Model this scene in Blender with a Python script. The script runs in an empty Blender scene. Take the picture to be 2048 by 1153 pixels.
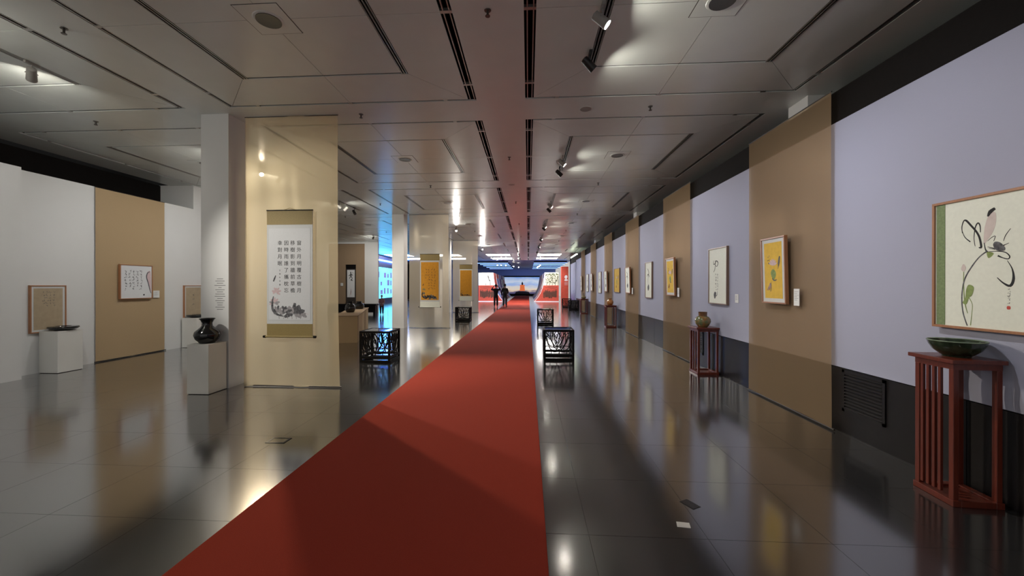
import bpy, bmesh, math, random
from mathutils import Vector, Matrix

R = math.radians
SC = bpy.context.scene
COL = SC.collection
random.seed(7)

# ------------------------------------------------------------------ camera
cam_d = bpy.data.cameras.new('camera')
cam_d.sensor_width = 36.0
cam_d.lens = 794.93 / 2048 * 36.0
cam_d.shift_x = 16.136 / 2048
cam_d.shift_y = -3.68 / 2048
cam_d.clip_start = 0.05
cam_d.clip_end = 300
cam = bpy.data.objects.new('camera', cam_d)
COL.objects.link(cam)
cam.location = (0, 0, 1.6)
cam.rotation_euler = (R(90) - 0.0014, 0, 0.061)
SC.camera = cam

# ------------------------------------------------------------------ world, exposure
w = bpy.data.worlds.new('world')
SC.world = w
w.use_nodes = True
w.node_tree.nodes['Background'].inputs[0].default_value = (1.0, 0.97, 0.93, 1)
w.node_tree.nodes['Background'].inputs[1].default_value = 0.5
SC.view_settings.view_transform = 'Standard'
SC.view_settings.look = 'None'
SC.view_settings.exposure = 0.14
SC.view_settings.gamma = 1.0
SC.view_settings.use_curve_mapping = False
SC.cycles.max_bounces = 8
SC.cycles.diffuse_bounces = 4
SC.cycles.glossy_bounces = 4
SC.cycles.transparent_max_bounces = 16
SC.cycles.caustics_reflective = True
SC.cycles.blur_glossy = 1.0
SC.cycles.caustics_refractive = False
SC.cycles.sample_clamp_indirect = 4.0

# power of the lamps (W), tuned together
P_WALL = 92.0       # right track lamps on the lavender wall
P_LEFT = 74.0       # lamps on the white wall
P_SCROLL = 210.0     # lamps on the hanging scrolls
P_CARPET = 1030.0     # lamps behind the sheer cloths, shining on the carpet
P_FAR = 560.0        # lamps of the far exhibition
E_PANEL = 9.0        # luminous ceiling panels
E_SCREEN = 2.2       # cyan video wall
E_BLUE = 4.0         # blue light strips

# ------------------------------------------------------------------ materials
MATS = {}


def nodes_of(name):
    m = bpy.data.materials.new(name)
    m.use_nodes = True
    nt = m.node_tree
    return m, nt, nt.nodes['Principled BSDF']


def mat(name, col, rough=0.5, metal=0.0, ior=1.5, noise=0.0, nscale=30.0, bump=0.0, emis=None, es=0.0, col2=None, coat=0.0, sample=True):
    """Procedural material: colour varied by noise, optional bump."""
    if name in MATS:
        return MATS[name]
    m, nt, b = nodes_of(name)
    b.inputs['Roughness'].default_value = rough
    b.inputs['Metallic'].default_value = metal
    b.inputs['IOR'].default_value = ior
    if coat:
        b.inputs['Coat Weight'].default_value = coat
        b.inputs['Coat Roughness'].default_value = 0.08
    c = (col[0], col[1], col[2], 1)
    if noise > 0 or col2:
        tc = nt.nodes.new('ShaderNodeTexCoord')
        n = nt.nodes.new('ShaderNodeTexNoise')
        n.inputs['Scale'].default_value = nscale
        n.inputs['Detail'].default_value = 4
        nt.links.new(tc.outputs['Object'], n.inputs['Vector'])
        r = nt.nodes.new('ShaderNodeValToRGB')
        c2 = col2 if col2 else tuple(max(0, v * (1 - noise)) for v in col)
        r.color_ramp.elements[0].position = 0.35
        r.color_ramp.elements[1].position = 0.65
        r.color_ramp.elements[0].color = (c2[0], c2[1], c2[2], 1)
        r.color_ramp.elements[1].color = c
        nt.links.new(n.outputs['Fac'], r.inputs['Fac'])
        nt.links.new(r.outputs['Color'], b.inputs['Base Color'])
        if bump > 0:
            bp = nt.nodes.new('ShaderNodeBump')
            bp.inputs['Strength'].default_value = bump
            bp.inputs['Distance'].default_value = 0.01
            nt.links.new(n.outputs['Fac'], bp.inputs['Height'])
            nt.links.new(bp.outputs['Normal'], b.inputs['Normal'])
    else:
        b.inputs['Base Color'].default_value = c
    if emis:
        b.inputs['Emission Color'].default_value = (emis[0], emis[1], emis[2], 1)
        b.inputs['Emission Strength'].default_value = es
        if not sample:
            m.cycles.emission_sampling = 'NONE'
    MATS[name] = m
    return m


def wood(name, c1, c2, rough=0.35, scale=6.0, ior=1.5):
    m, nt, b = nodes_of(name)
    tc = nt.nodes.new('ShaderNodeTexCoord')
    mp = nt.nodes.new('ShaderNodeMapping')
    mp.inputs['Scale'].default_value = (scale * 4, scale * 4, scale * 0.4)
    n = nt.nodes.new('ShaderNodeTexNoise')
    n.inputs['Scale'].default_value = 2.5
    n.inputs['Detail'].default_value = 5
    r = nt.nodes.new('ShaderNodeValToRGB')
    r.color_ramp.elements[0].color = (*c1, 1)
    r.color_ramp.elements[1].color = (*c2, 1)
    nt.links.new(tc.outputs['Object'], mp.inputs['Vector'])
    nt.links.new(mp.outputs['Vector'], n.inputs['Vector'])
    nt.links.new(n.outputs['Fac'], r.inputs['Fac'])
    nt.links.new(r.outputs['Color'], b.inputs['Base Color'])
    b.inputs['Roughness'].default_value = rough
    b.inputs['IOR'].default_value = ior
    MATS[name] = m
    return m


def sheer(name, col, transp, sheen=0.16):
    m, nt, b = nodes_of(name)
    out = nt.nodes['Material Output']
    tc = nt.nodes.new('ShaderNodeTexCoord')
    wv = nt.nodes.new('ShaderNodeTexWave')
    wv.inputs['Scale'].default_value = 60
    wv.inputs['Distortion'].default_value = 1.5
    nt.links.new(tc.outputs['Object'], wv.inputs['Vector'])
    r = nt.nodes.new('ShaderNodeValToRGB')
    r.color_ramp.elements[0].color = (col[0] * 0.92, col[1] * 0.92, col[2] * 0.9, 1)
    r.color_ramp.elements[1].color = (*col, 1)
    nt.links.new(wv.outputs['Fac'], r.inputs['Fac'])
    d = nt.nodes.new('ShaderNodeBsdfDiffuse')
    t = nt.nodes.new('ShaderNodeBsdfTranslucent')
    g = nt.nodes.new('ShaderNodeBsdfGlossy')
    g.inputs['Roughness'].default_value = 0.3
    tr = nt.nodes.new('ShaderNodeBsdfTransparent')
    tr.inputs['Color'].default_value = (1.0, 0.9, 0.74, 1)
    nt.links.new(r.outputs['Color'], d.inputs['Color'])
    nt.links.new(r.outputs['Color'], t.inputs['Color'])
    nt.links.new(r.outputs['Color'], g.inputs['Color'])
    m1 = nt.nodes.new('ShaderNodeMixShader')
    m1.inputs[0].default_value = 0.5
    nt.links.new(d.outputs[0], m1.inputs[1])
    nt.links.new(t.outputs[0], m1.inputs[2])
    m0 = nt.nodes.new('ShaderNodeMixShader')
    m0.inputs[0].default_value = sheen
    nt.links.new(m1.outputs[0], m0.inputs[1])
    nt.links.new(g.outputs[0], m0.inputs[2])
    m2 = nt.nodes.new('ShaderNodeMixShader')
    m2.inputs[0].default_value = transp
    nt.links.new(m0.outputs[0], m2.inputs[1])
    nt.links.new(tr.outputs[0], m2.inputs[2])
    nt.links.new(m2.outputs[0], out.inputs['Surface'])
    MATS[name] = m
    return m


def glass(name, col, rough=0.02, transp=0.85):
    m, nt, b = nodes_of(name)
    out = nt.nodes['Material Output']
    fr = nt.nodes.new('ShaderNodeFresnel')
    fr.inputs['IOR'].default_value = 1.5
    g = nt.nodes.new('ShaderNodeBsdfGlossy')
    g.inputs['Roughness'].default_value = rough
    tr = nt.nodes.new('ShaderNodeBsdfTransparent')
    tr.inputs['Color'].default_value = (*col, 1)
    mx = nt.nodes.new('ShaderNodeMixShader')
    nt.links.new(fr.outputs[0], mx.inputs[0])
    nt.links.new(tr.outputs[0], mx.inputs[1])
    nt.links.new(g.outputs[0], mx.inputs[2])
    nt.links.new(mx.outputs[0], out.inputs['Surface'])
    MATS[name] = m
    return m


def polished(name, col, rough):
    """waxed stone: dark body, gloss that grows towards grazing angles"""
    m, nt, b = nodes_of(name)
    out = nt.nodes['Material Output']
    tc = nt.nodes.new('ShaderNodeTexCoord')
    n = nt.nodes.new('ShaderNodeTexNoise')
    n.inputs['Scale'].default_value = 18
    n.inputs['Detail'].default_value = 4
    nt.links.new(tc.outputs['Object'], n.inputs['Vector'])
    r = nt.nodes.new('ShaderNodeValToRGB')
    r.color_ramp.elements[0].color = (col[0] * .75, col[1] * .75, col[2] * .75, 1)
    r.color_ramp.elements[1].color = (*col, 1)
    nt.links.new(n.outputs['Fac'], r.inputs['Fac'])
    d = nt.nodes.new('ShaderNodeBsdfDiffuse')
    nt.links.new(r.outputs['Color'], d.inputs['Color'])
    g = nt.nodes.new('ShaderNodeBsdfGlossy')
    g.inputs['Color'].default_value = (.97, .97, .97, 1)
    g.inputs['Roughness'].default_value = rough
    lw = nt.nodes.new('ShaderNodeLayerWeight')
    lw.inputs['Blend'].default_value = 0.5
    pw = nt.nodes.new('ShaderNodeMath')
    pw.operation = 'POWER'
    pw.inputs[1].default_value = 2.1
    nt.links.new(lw.outputs['Facing'], pw.inputs[0])
    ma = nt.nodes.new('ShaderNodeMath')
    ma.operation = 'MULTIPLY_ADD'
    ma.inputs[1].default_value = 0.95
    ma.inputs[2].default_value = 0.03
    nt.links.new(pw.outputs[0], ma.inputs[0])
    mx = nt.nodes.new('ShaderNodeMixShader')
    nt.links.new(ma.outputs[0], mx.inputs[0])
    nt.links.new(d.outputs[0], mx.inputs[1])
    nt.links.new(g.outputs[0], mx.inputs[2])
    nt.links.new(mx.outputs[0], out.inputs['Surface'])
    MATS[name] = m
    return m


M_CEIL = mat('ceiling paint', (0.80, 0.85, 0.82), 0.24, noise=0.03, nscale=3)
M_SLOT = mat('dark ceiling void', (0.006, 0.0055, 0.0055), 0.9, ior=1.2, noise=0.1)
M_RAIL = mat('aluminium rail', (0.45, 0.44, 0.42), 0.3, 0.8, noise=0.08)
M_WHITE = mat('white wall paint', (0.70, 0.70, 0.69), 0.6, noise=0.02, nscale=2)
M_PLINTH = mat('white plinth paint', (0.70, 0.69, 0.65), 0.5, noise=0.03, nscale=4)
M_DARKWALL = mat('dark upper wall', (0.007, 0.0055, 0.005), 0.85, ior=1.25, noise=0.2)
M_LAV = mat('lavender wall cloth', (0.36, 0.37, 0.475), 0.75, noise=0.02, nscale=200, bump=0.05)
M_WAIN = mat('dark wainscot board', (0.0065, 0.005, 0.0055), 0.42, ior=1.35, noise=0.25, nscale=12)
M_TILE = polished('polished dark stone tile', (0.022, 0.022, 0.023), 0.14)
M_GROUT = mat('grey grout', (0.10, 0.10, 0.10), 0.5, noise=0.1)
M_CARPET = mat('red carpet pile', (0.42, 0.055, 0.032), 0.95, ior=1.2, noise=0.18, nscale=260, bump=0.3)
M_SHEER = sheer('sheer tan organza', (0.46, 0.325, 0.20), 0.36, 0.05)
M_SHEERG = sheer('sheer golden organza', (0.90, 0.78, 0.54), 0.60)
M_SHEER2 = sheer('sheer pale organza', (0.60, 0.53, 0.42), 0.50)
M_TAN = mat('tan cloth', (0.42, 0.30, 0.17), 0.85, noise=0.06, nscale=90, bump=0.1)
M_BROWNCLOTH = mat('brown cloth', (0.30, 0.21, 0.13), 0.85, noise=0.08, nscale=60)
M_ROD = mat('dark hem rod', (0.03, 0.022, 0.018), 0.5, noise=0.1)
M_FRAME = wood('cherry frame wood', (0.28, 0.12, 0.055), (0.42, 0.2, 0.10))
M_FRAMEG = wood('walnut frame wood', (0.16, 0.10, 0.07), (0.25, 0.16, 0.11))
M_ROSE = wood('rosewood stand', (0.07, 0.014, 0.009), (0.17, 0.030, 0.014), 0.28)
M_EBONY = wood('black lacquered wood', (0.003, 0.0028, 0.0026), (0.006, 0.005, 0.005), 0.5, ior=1.2)
M_PAPER = mat('cream paper', (0.79, 0.81, 0.71), 0.8, noise=0.04, nscale=40)
M_PAPERW = mat('white xuan paper', (0.66, 0.67, 0.68), 0.85, noise=0.03, nscale=50)
M_MATW = mat('pale mount border', (0.60, 0.61, 0.60), 0.85, noise=0.03, nscale=60)
M_KRAFT = mat('aged tan paper', (0.42, 0.33, 0.22), 0.85, noise=0.1, nscale=12)
M_YELLOW = mat('golden yellow paper', (0.72, 0.46, 0.06), 0.8, noise=0.12, nscale=14)
M_ORANGE = mat('orange silk paper', (0.70, 0.31, 0.02), 0.8, noise=0.12, nscale=14)
M_BROCADE = mat('olive gold brocade', (0.30, 0.22, 0.075), 0.6, noise=0.15, nscale=120, bump=0.1)
M_GREENSILK = mat('green silk mount', (0.20, 0.27, 0.12), 0.7, noise=0.25, nscale=70)
M_INK = mat('black ink', (0.016, 0.016, 0.018), 0.8, noise=0.3, nscale=60)
M_INKG = mat('grey ink wash', (0.16, 0.16, 0.17), 0.85, col2=(0.05, 0.05, 0.055), nscale=28)
M_INKP = mat('pale ink wash', (0.40, 0.38, 0.39), 0.85, col2=(0.25, 0.24, 0.25), nscale=28)
M_PINK = mat('pink wash', (0.62, 0.47, 0.48), 0.85, noise=0.1, nscale=30)
M_BLUSH = mat('pale blush wash', (0.66, 0.57, 0.53), 0.85, noise=0.12, nscale=14)
M_LEAF = mat('green wash', (0.27, 0.35, 0.12), 0.85, noise=0.3, nscale=30)
M_SEAL = mat('red seal paste', (0.55, 0.08, 0.06), 0.8, noise=0.1)
M_CARD = mat('white card', (0.74, 0.74, 0.72), 0.6, noise=0.02)
M_GREYTXT = mat('grey print', (0.25, 0.25, 0.25), 0.8, noise=0.05)
M_BLACKGLAZE = mat('black glaze', (0.006, 0.006, 0.007), 0.10, ior=1.6, noise=0.2)
M_GREENGLAZE = mat('dark green glaze', (0.035, 0.055, 0.03), 0.14, ior=1.6, noise=0.5, nscale=20)
M_JAR = mat('mottled green and ochre glaze', (0.12, 0.17, 0.08), 0.16, ior=1.6, col2=(0.28, 0.13, 0.04), nscale=16)
M_AMBER = mat('amber glaze', (0.45, 0.18, 0.04), 0.18, ior=1.6, noise=0.4, nscale=14)
M_LAMPB = mat('black lamp housing', (0.02, 0.02, 0.02), 0.4, noise=0.1)
M_LAMPG = mat('grey lamp housing', (0.32, 0.31, 0.29), 0.4, noise=0.05)
M_LENS = mat('lit lamp lens', (0.9, 0.9, 0.85), 0.3, emis=(1.0, 0.94, 0.82), es=750)
M_LENSV = mat('lit lamp lens turned to the viewer', (0.9, 0.9, 0.85), 0.3, emis=(1.0, 0.94, 0.82), es=120)
M_LENSOFF = mat('lamp reflector', (0.5, 0.5, 0.48), 0.15, 0.9, noise=0.05)
M_CHROME = mat('sprinkler metal', (0.12, 0.11, 0.10), 0.35, 0.9, noise=0.1)
M_LUM = mat('luminous ceiling panel', (0.9, 0.9, 0.9), 0.5, emis=(1.0, 0.97, 0.9), es=E_PANEL)
M_BLUEL = mat('blue light strip', (0.4, 0.5, 1.0), 0.5, emis=(0.20, 0.36, 1.0), es=E_BLUE)
M_NAVY = mat('blue-light navy', (0.22, 0.30, 0.66), 0.5, noise=0.1)  # blue light of the far ceiling put into the colour; also navy print
M_NAVYD = mat('dark navy board', (0.012, 0.014, 0.04), 0.5, noise=0.2)
M_REDP = mat('scarlet print', (0.55, 0.075, 0.045), 0.6, noise=0.15, nscale=6)
M_CREAMP = mat('cream print', (0.74, 0.78, 0.66), 0.7, noise=0.03)
M_BROWNP = mat('dark brown print', (0.10, 0.035, 0.02), 0.7, noise=0.3)
M_PURPLE = mat('purple print', (0.16, 0.08, 0.30), 0.6, noise=0.3, nscale=8)
M_RIB = mat('white curved rib', (0.78, 0.78, 0.84), 0.5, noise=0.02)
M_SKIN = mat('skin', (0.45, 0.27, 0.19), 0.6, noise=0.05)
M_HAIR = mat('black hair', (0.012, 0.010, 0.010), 0.6, noise=0.3)
M_BLACKCLOTH = mat('black clothing', (0.012, 0.012, 0.014), 0.85, noise=0.2)
M_CHARCLOTH = mat('charcoal trousers', (0.035, 0.035, 0.042), 0.85, noise=0.2)
M_PINKCLOTH = mat('dusky pink jumper', (0.30, 0.16, 0.18), 0.85, noise=0.15)
M_SHOE = mat('pale shoes', (0.55, 0.55, 0.58), 0.6, noise=0.1)
M_STEEL = mat('dark socket metal', (0.03, 0.03, 0.03), 0.3, 0.7, noise=0.1)
M_STAIN = mat('dark stone inlay', (0.015, 0.015, 0.016), 0.25, noise=0.2)
M_GLASS = glass('clear table glass', (0.9, 0.93, 0.92))
M_BRASS = mat('brass hook', (0.5, 0.4, 0.2), 0.3, 0.9, noise=0.05)

# ------------------------------------------------------------------ mesh helpers


class MB:
    def __init__(self):
        self.v, self.f = [], []

    def add(self, vs, fs):
        o = len(self.v)
        self.v += [tuple(p) for p in vs]
        self.f += [tuple(i + o for i in f) for f in fs]
        return self

    def box(self, x0, x1, y0, y1, z0, z1):
        return self.add([(x0, y0, z0), (x1, y0, z0), (x1, y1, z0), (x0, y1, z0), (x0, y0, z1), (x1, y0, z1), (x1, y1, z1), (x0, y1, z1)],
                        [(0, 3, 2, 1), (4, 5, 6, 7), (0, 1, 5, 4), (1, 2, 6, 5), (2, 3, 7, 6), (3, 0, 4, 7)])

    def cbox(self, x0, x1, y0, y1, z0, z1, b=0.004):
        """box with chamfered top and vertical edges"""
        lo = [(x0, y0, z0), (x1, y0, z0), (x1, y1, z0), (x0, y1, z0)]
        mi = [(x0, y0, z1 - b), (x1, y0, z1 - b), (x1, y1, z1 - b), (x0, y1, z1 - b)]
        hi = [(x0 + b, y0 + b, z1), (x1 - b, y0 + b, z1), (x1 - b, y1 - b, z1), (x0 + b, y1 - b, z1)]
        fs = [(3, 2, 1, 0), (8, 9, 10, 11)]
        for i in range(4):
            j = (i + 1) % 4
            fs += [(i, j, 4 + j, 4 + i), (4 + i, 4 + j, 8 + j, 8 + i)]
        return self.add(lo + mi + hi, fs)

    def prism(self, poly, a, b, axis='z'):
        """extrude a 2D polygon; axis z: (x,y) from z=a..b; axis y: (x,z) from y=a..b"""
        n = len(poly)
        if axis == 'z':
            vs = [(p[0], p[1], a) for p in poly] + [(p[0], p[1], b) for p in poly]
        else:
            vs = [(p[0], a, p[1]) for p in poly] + [(p[0], b, p[1]) for p in poly]
        fs = [tuple(range(n))[::-1], tuple(range(n, 2 * n))]
        for i in range(n):
            j = (i + 1) % n
            fs.append((i, j, n + j, n + i))
        return self.add(vs, fs)

    def lathe(self, prof, seg=24, c=(0, 0, 0), cap=True):
        """profile [(r,z)] turned round z"""
        vs, fs = [], []
        for r, z in prof:
            for k in range(seg):
                a = 2 * math.pi * k / seg
                vs.append((c[0] + r * math.cos(a), c[1] + r * math.sin(a), c[2] + z))
        n = len(prof)
        for i in range(n - 1):
            for k in range(seg):
                k2 = (k + 1) % seg
                fs.append((i * seg + k, i * seg + k2, (i + 1) * seg + k2, (i + 1) * seg + k))
        if cap:
            fs.append(tuple(range(seg))[::-1])
            fs.append(tuple((n - 1) * seg + k for k in range(seg)))
        return self.add(vs, fs)

    def tube(self, pts, r, seg=8):
        pts = [Vector(p) for p in pts]
        rings, vs, fs = [], [], []
        for i, p in enumerate(pts):
            d = (pts[min(i + 1, len(pts) - 1)] - pts[max(i - 1, 0)]).normalized()
            up = Vector((0, 0, 1)) if abs(d.z) < 0.9 else Vector((1, 0, 0))
            a = d.cross(up).normalized()
            b = d.cross(a)
            rr = r[i] if isinstance(r, (list, tuple)) else r
            for k in range(seg):
                t = 2 * math.pi * k / seg
                vs.append(p + a * rr * math.cos(t) + b * rr * math.sin(t))
        for i in range(len(pts) - 1):
            for k in range(seg):
                k2 = (k + 1) % seg
                fs.append((i * seg + k, i * seg + k2, (i + 1) * seg + k2, (i + 1) * seg + k))
        fs.append(tuple(range(seg))[::-1])
        fs.append(tuple((len(pts) - 1) * seg + k for k in range(seg)))
        return self.add(vs, fs)

    def ribbon(self, pts, wd, y0=0.0, y1=-0.001):
        """a flat brush stroke in the x-z plane, extruded from y0 to y1; wd a width or list of widths"""
        P = smooth(pts)
        n = len(P)
        if not isinstance(wd, (list, tuple)):
            wd = [wd, wd]
        L, Rr = [], []
        for i in range(n):
            a, b = P[max(i - 1, 0)], P[min(i + 1, n - 1)]
            dx, dz = b[0] - a[0], b[1] - a[1]
            l = math.hypot(dx, dz) or 1
            t = i / (n - 1) * (len(wd) - 1)
            k = min(int(t), len(wd) - 2)
            ww = (wd[k] + (wd[k + 1] - wd[k]) * (t - k)) / 2
            L.append((P[i][0] - dz / l * ww, P[i][1] + dx / l * ww))
            Rr.append((P[i][0] + dz / l * ww, P[i][1] - dx / l * ww))
        vs, fs = [], []
        for y in (y0, y1):
            vs += [(p[0], y, p[1]) for p in L] + [(p[0], y, p[1]) for p in Rr]
        o = 2 * n
        for i in range(n - 1):
            fs.append((o + i, o + n + i, o + n + i + 1, o + i + 1))
            fs.append((i, i + 1, n + i + 1, n + i))
            fs.append((i, o + i, o + i + 1, i + 1))
            fs.append((n + i, n + i + 1, o + n + i + 1, o + n + i))
        fs.append((0, n, o + n, o))
        fs.append((n - 1, o + n - 1, o + 2 * n - 1, 2 * n - 1))
        return self.add(vs, fs)

    def blob(self, pts, y0=0.0, y1=-0.001):
        return self.prism(smooth(list(pts) + [pts[0]])[:-1], y0, y1, 'y')

    def mesh(self, name):
        me = bpy.data.meshes.new(name)
        me.from_pydata(self.v, [], self.f)
        bm = bmesh.new()
        bm.from_mesh(me)
        bmesh.ops.recalc_face_normals(bm, faces=bm.faces)
        bm.to_mesh(me)
        bm.free()
        return me

    def build(self, name, m, parent=None, smooth_=False, loc=None, bevel=0.0):
        me = self.mesh(name)
        me.materials.append(m)
        if smooth_:
            for p in me.polygons:
                p.use_smooth = True
            try:
                me.set_sharp_from_angle(angle=R(40))
            except Exception:
                pass
        o = bpy.data.objects.new(name, me)
        COL.objects.link(o)
        if parent:
            o.parent = parent
        if loc:
            o.location = loc
        if bevel:
            bv = o.modifiers.new('bevel', 'BEVEL')
            bv.width = bevel
            bv.segments = 2
            bv.limit_method = 'ANGLE'
        return o


class Strokes:
    """like MB, but every ribbon or blob becomes a part of its own"""

    def __init__(self):
        self.parts = []

    def ribbon(self, *a):
        self.parts.append(MB().ribbon(*a))

    def blob(self, *a):
        self.parts.append(MB().blob(*a))

    def build(self, name, m, parent):
        for q in self.parts:
            q.build(name, m, parent)


def smooth(pts, sub=4):
    """Catmull-Rom through 2D points"""
    if len(pts) < 3:
        return [tuple(p) for p in pts]
    out = []
    n = len(pts)
    closed = pts[0] == pts[-1]
    for i in range(n - 1):
        p1, p2 = pts[i], pts[i + 1]
        p0 = pts[i - 1] if i > 0 else (pts[-2] if closed else p1)
        p3 = pts[i + 2] if i + 2 < n else (pts[1] if closed else p2)
        for k in range(sub):
            t = k / sub
            out.append(tuple(0.5 * (2 * p1[c] + (p2[c] - p0[c]) * t + (2 * p0[c] - 5 * p1[c] + 4 * p2[c] - p3[c]) * t * t
                                    + (3 * p1[c] - p0[c] - 3 * p2[c] + p3[c]) * t ** 3) for c in (0, 1)))
    out.append(tuple(pts[-1]))
    return out


def tag(o, label, cat, group=None, kind=None):
    if label:
        o['label'] = label
    if cat:
        o['category'] = cat
    if group:
        o['group'] = group
    if kind:
        o['kind'] = kind
    return o


def empty(name, loc=(0, 0, 0), rz=0.0, parent=None):
    o = bpy.data.objects.new(name, None)
    o.empty_display_size = 0.1
    COL.objects.link(o)
    o.location = loc
    o.rotation_euler = (0, 0, rz)
    if parent:
        o.parent = parent
    return o


def inst(o, loc, parent=None, rz=None):
    c = o.copy()
    COL.objects.link(c)
    c.location = loc
    if parent:
        c.parent = parent
    if rz is not None:
        c.rotation_euler = (0, 0, rz)
    return c


def copy_tree(o, loc=None, rz=None, parent=None):
    c = o.copy()
    COL.objects.link(c)
    if parent:
        c.parent = parent
    for ch in list(o.children):
        copy_tree(ch, None, None, c)
    if loc:
        c.location = loc
    if rz is not None:
        c.rotation_euler = (0, 0, rz)
    return c


def struct(o):
    o['kind'] = 'structure'
    return o


ORD = ['first', 'second', 'third', 'fourth', 'fifth', 'sixth', 'seventh', 'eighth', 'ninth', 'tenth', 'eleventh', 'twelfth', 'thirteenth', 'fourteenth', 'fifteenth']

# ------------------------------------------------------------------ layout numbers (metres)
ZC = 4.281                # ceiling soffit
W, PIT = 3.729, 4.4306    # coffer size and module
A0 = -4.473               # near-aisle bay, its outer edge
ROW2 = 6.42               # start of the second row of coffers
XR = 3.42                 # face of the lavender false wall
XL = -8.95                # face of the white false wall


def row_y(k):
    return ROW2 + (k - 2) * PIT


# ------------------------------------------------------------------ floor
fl = struct(MB().box(-14.5, 4.6, -5, 68, -0.10, -0.004).build('floor', M_GROUT))
TS = 0.7455
tile_me = MB().cbox(0.0008, TS - 0.0008, 0.0008, TS - 0.0008, -0.004, 0.0, 0.0004).mesh('tile')
tile_me.materials.append(M_TILE)
xs0, ys0 = 0.388, 2.575
cells = []
for i in range(-20, 6):
    for j in range(-10, 88):
        x, y = xs0 + i * TS, ys0 + j * TS
        if x < -14.4 or x > 4.4 or y < -4.9 or y > 67.2:
            continue
        if -2.0 < x and x + TS < 0.11:      # wholly under the carpet
            continue
        cells.append((x, y))


def in_view(x, y):
    cx, cy = x + TS / 2, y + TS / 2
    if cy < 1.7:
        return False
    a = (cx - 0.0) / cy
    if x > XR - 0.05 or x + TS < XL:
        return False
    return -1.45 < a < 1.25


cells.sort(key=lambda c: (not in_view(*c), math.hypot(c[0] + TS / 2, c[1] + TS / 2)))
for n, (x, y) in enumerate(cells[:290]):
    o = bpy.data.objects.new('tile', tile_me)
    COL.objects.link(o)
    o.parent = fl
    o.location = (x, y, 0)
mb = MB()
for x, y in cells[290:]:
    mb.box(x + 0.0008, x + TS - 0.0008, y + 0.0008, y + TS - 0.0008, -0.004, 0.0)
tag(mb.build('distant_tiles', M_TILE, fl), None, None, kind='stuff')

# ------------------------------------------------------------------ ceiling
ceil = struct(MB().box(-14.5, 4.6, -5, 41.9, ZC + 0.32, ZC + 0.42).build('ceiling', M_SLOT))
COLS = [A0 + PIT, A0, A0 - PIT, A0 - 2 * PIT]          # aisle right, aisle left, far bay, outer bay
# soffit strips between the coffers
edges = [(3.686 - 0.0, 4.6)] + [(c - (PIT - W), c) for c in COLS]
for x0, x1 in edges:
    MB().box(x0, x1, -5, 41.9, ZC, ZC + 0.02).build('soffit_strip', M_CEIL, ceil)
for k in range(0, 11):
    y1 = row_y(k)
    y0 = y1 - (PIT - W)
    for c in COLS:
        MB().box(c, c + W, y0, y1, ZC, ZC + 0.02).build('cross_soffit', M_CEIL, ceil)
SG = {0: (0.12, 0.07), 1: (0.07, 0.12), 2: (0.06, 0.09), 3: (0.06, 0.06)}   # slot widths left/right side
OFF, GX, GY, SEAM = 0.77, 0.085, 0.035, 0.006


def coffer_polys(ci):
    sl, sr = SG[ci]
    x0, x1, y0, y1 = sl, W - sr, 0.045, W - 0.045
    ix0, ix1, iy0, iy1 = OFF, W - OFF, OFF, W - OFF
    mx, my, s = W / 2, W / 2, SEAM / 2
    ring = []
    # near and far sides, each in two halves
    ring.append([(x0 + s, y0), (mx - s, y0), (mx - s, iy0), (ix0 + s, iy0)])
    ring.append([(mx + s, y0), (x1 - s, y0), (ix1 - s, iy0), (mx + s, iy0)])
    ring.append([(ix0 + s, iy1), (mx - s, iy1), (mx - s, y1), (x0 + s, y1)])
    ring.append([(mx + s, iy1), (ix1 - s, iy1), (x1 - s, y1), (mx + s, y1)])
    ring.append([(x0, y0 + s), (ix0, iy0 + s), (ix0, my - s), (x0, my - s)])
    ring.append([(x0, my + s), (ix0, my + s), (ix0, iy1 - s), (x0, y1 - s)])
    ring.append([(ix1, iy0 + s), (x1, y0 + s), (x1, my - s), (ix1, my - s)])
    ring.append([(ix1, my + s), (x1, my + s), (x1, y1 - s), (ix1, iy1 - s)])
    inner = []
    jx0, jx1, jy0, jy1 = ix0 + GX, ix1 - GX, iy0 + GY, iy1 - GY
    for ax, bx in ((jx0, mx - s), (mx + s, jx1)):
        for ay, by in ((jy0, my - s), (my + s, jy1)):
            inner.append([(ax, ay), (bx, ay), (bx, by), (ax, by)])
    return ring, inner


def coffer_rails(ci):
    """metal rails in the slots, and the little white tabs"""
    sl, sr = SG[ci]
    m = MB()
    for a, b in ((0, sl), (W - sr, W)):
        wd = b - a
        if wd > 0.06:
            for t in (0.22, 0.74):
                m.box(a + wd * t, a + wd * t + 0.012, 0.02, W - 0.02, ZC + 0.002, ZC + 0.03)
        for yy in (0.45, W / 2, W - 0.45):
            m.box(a, b, yy - 0.02, yy + 0.02, ZC - 0.001, ZC + 0.03)
    for yy in (0.0, W - 0.045):
        for xx in (0.45, W * 0.5, W - 0.45):
            m.box(xx - 0.03, xx + 0.03, yy, yy + 0.045, ZC - 0.001, ZC + 0.03)
    return m


def track_rails(ci):
    m = MB()
    for a in (OFF, W - OFF - GX):
        for t in (0.0, 0.37, 0.74):
            m.box(a + GX * t + 0.004, a + GX * t + 0.017, OFF, W - OFF, ZC - 0.004, ZC + 0.03)
    return m


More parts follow.
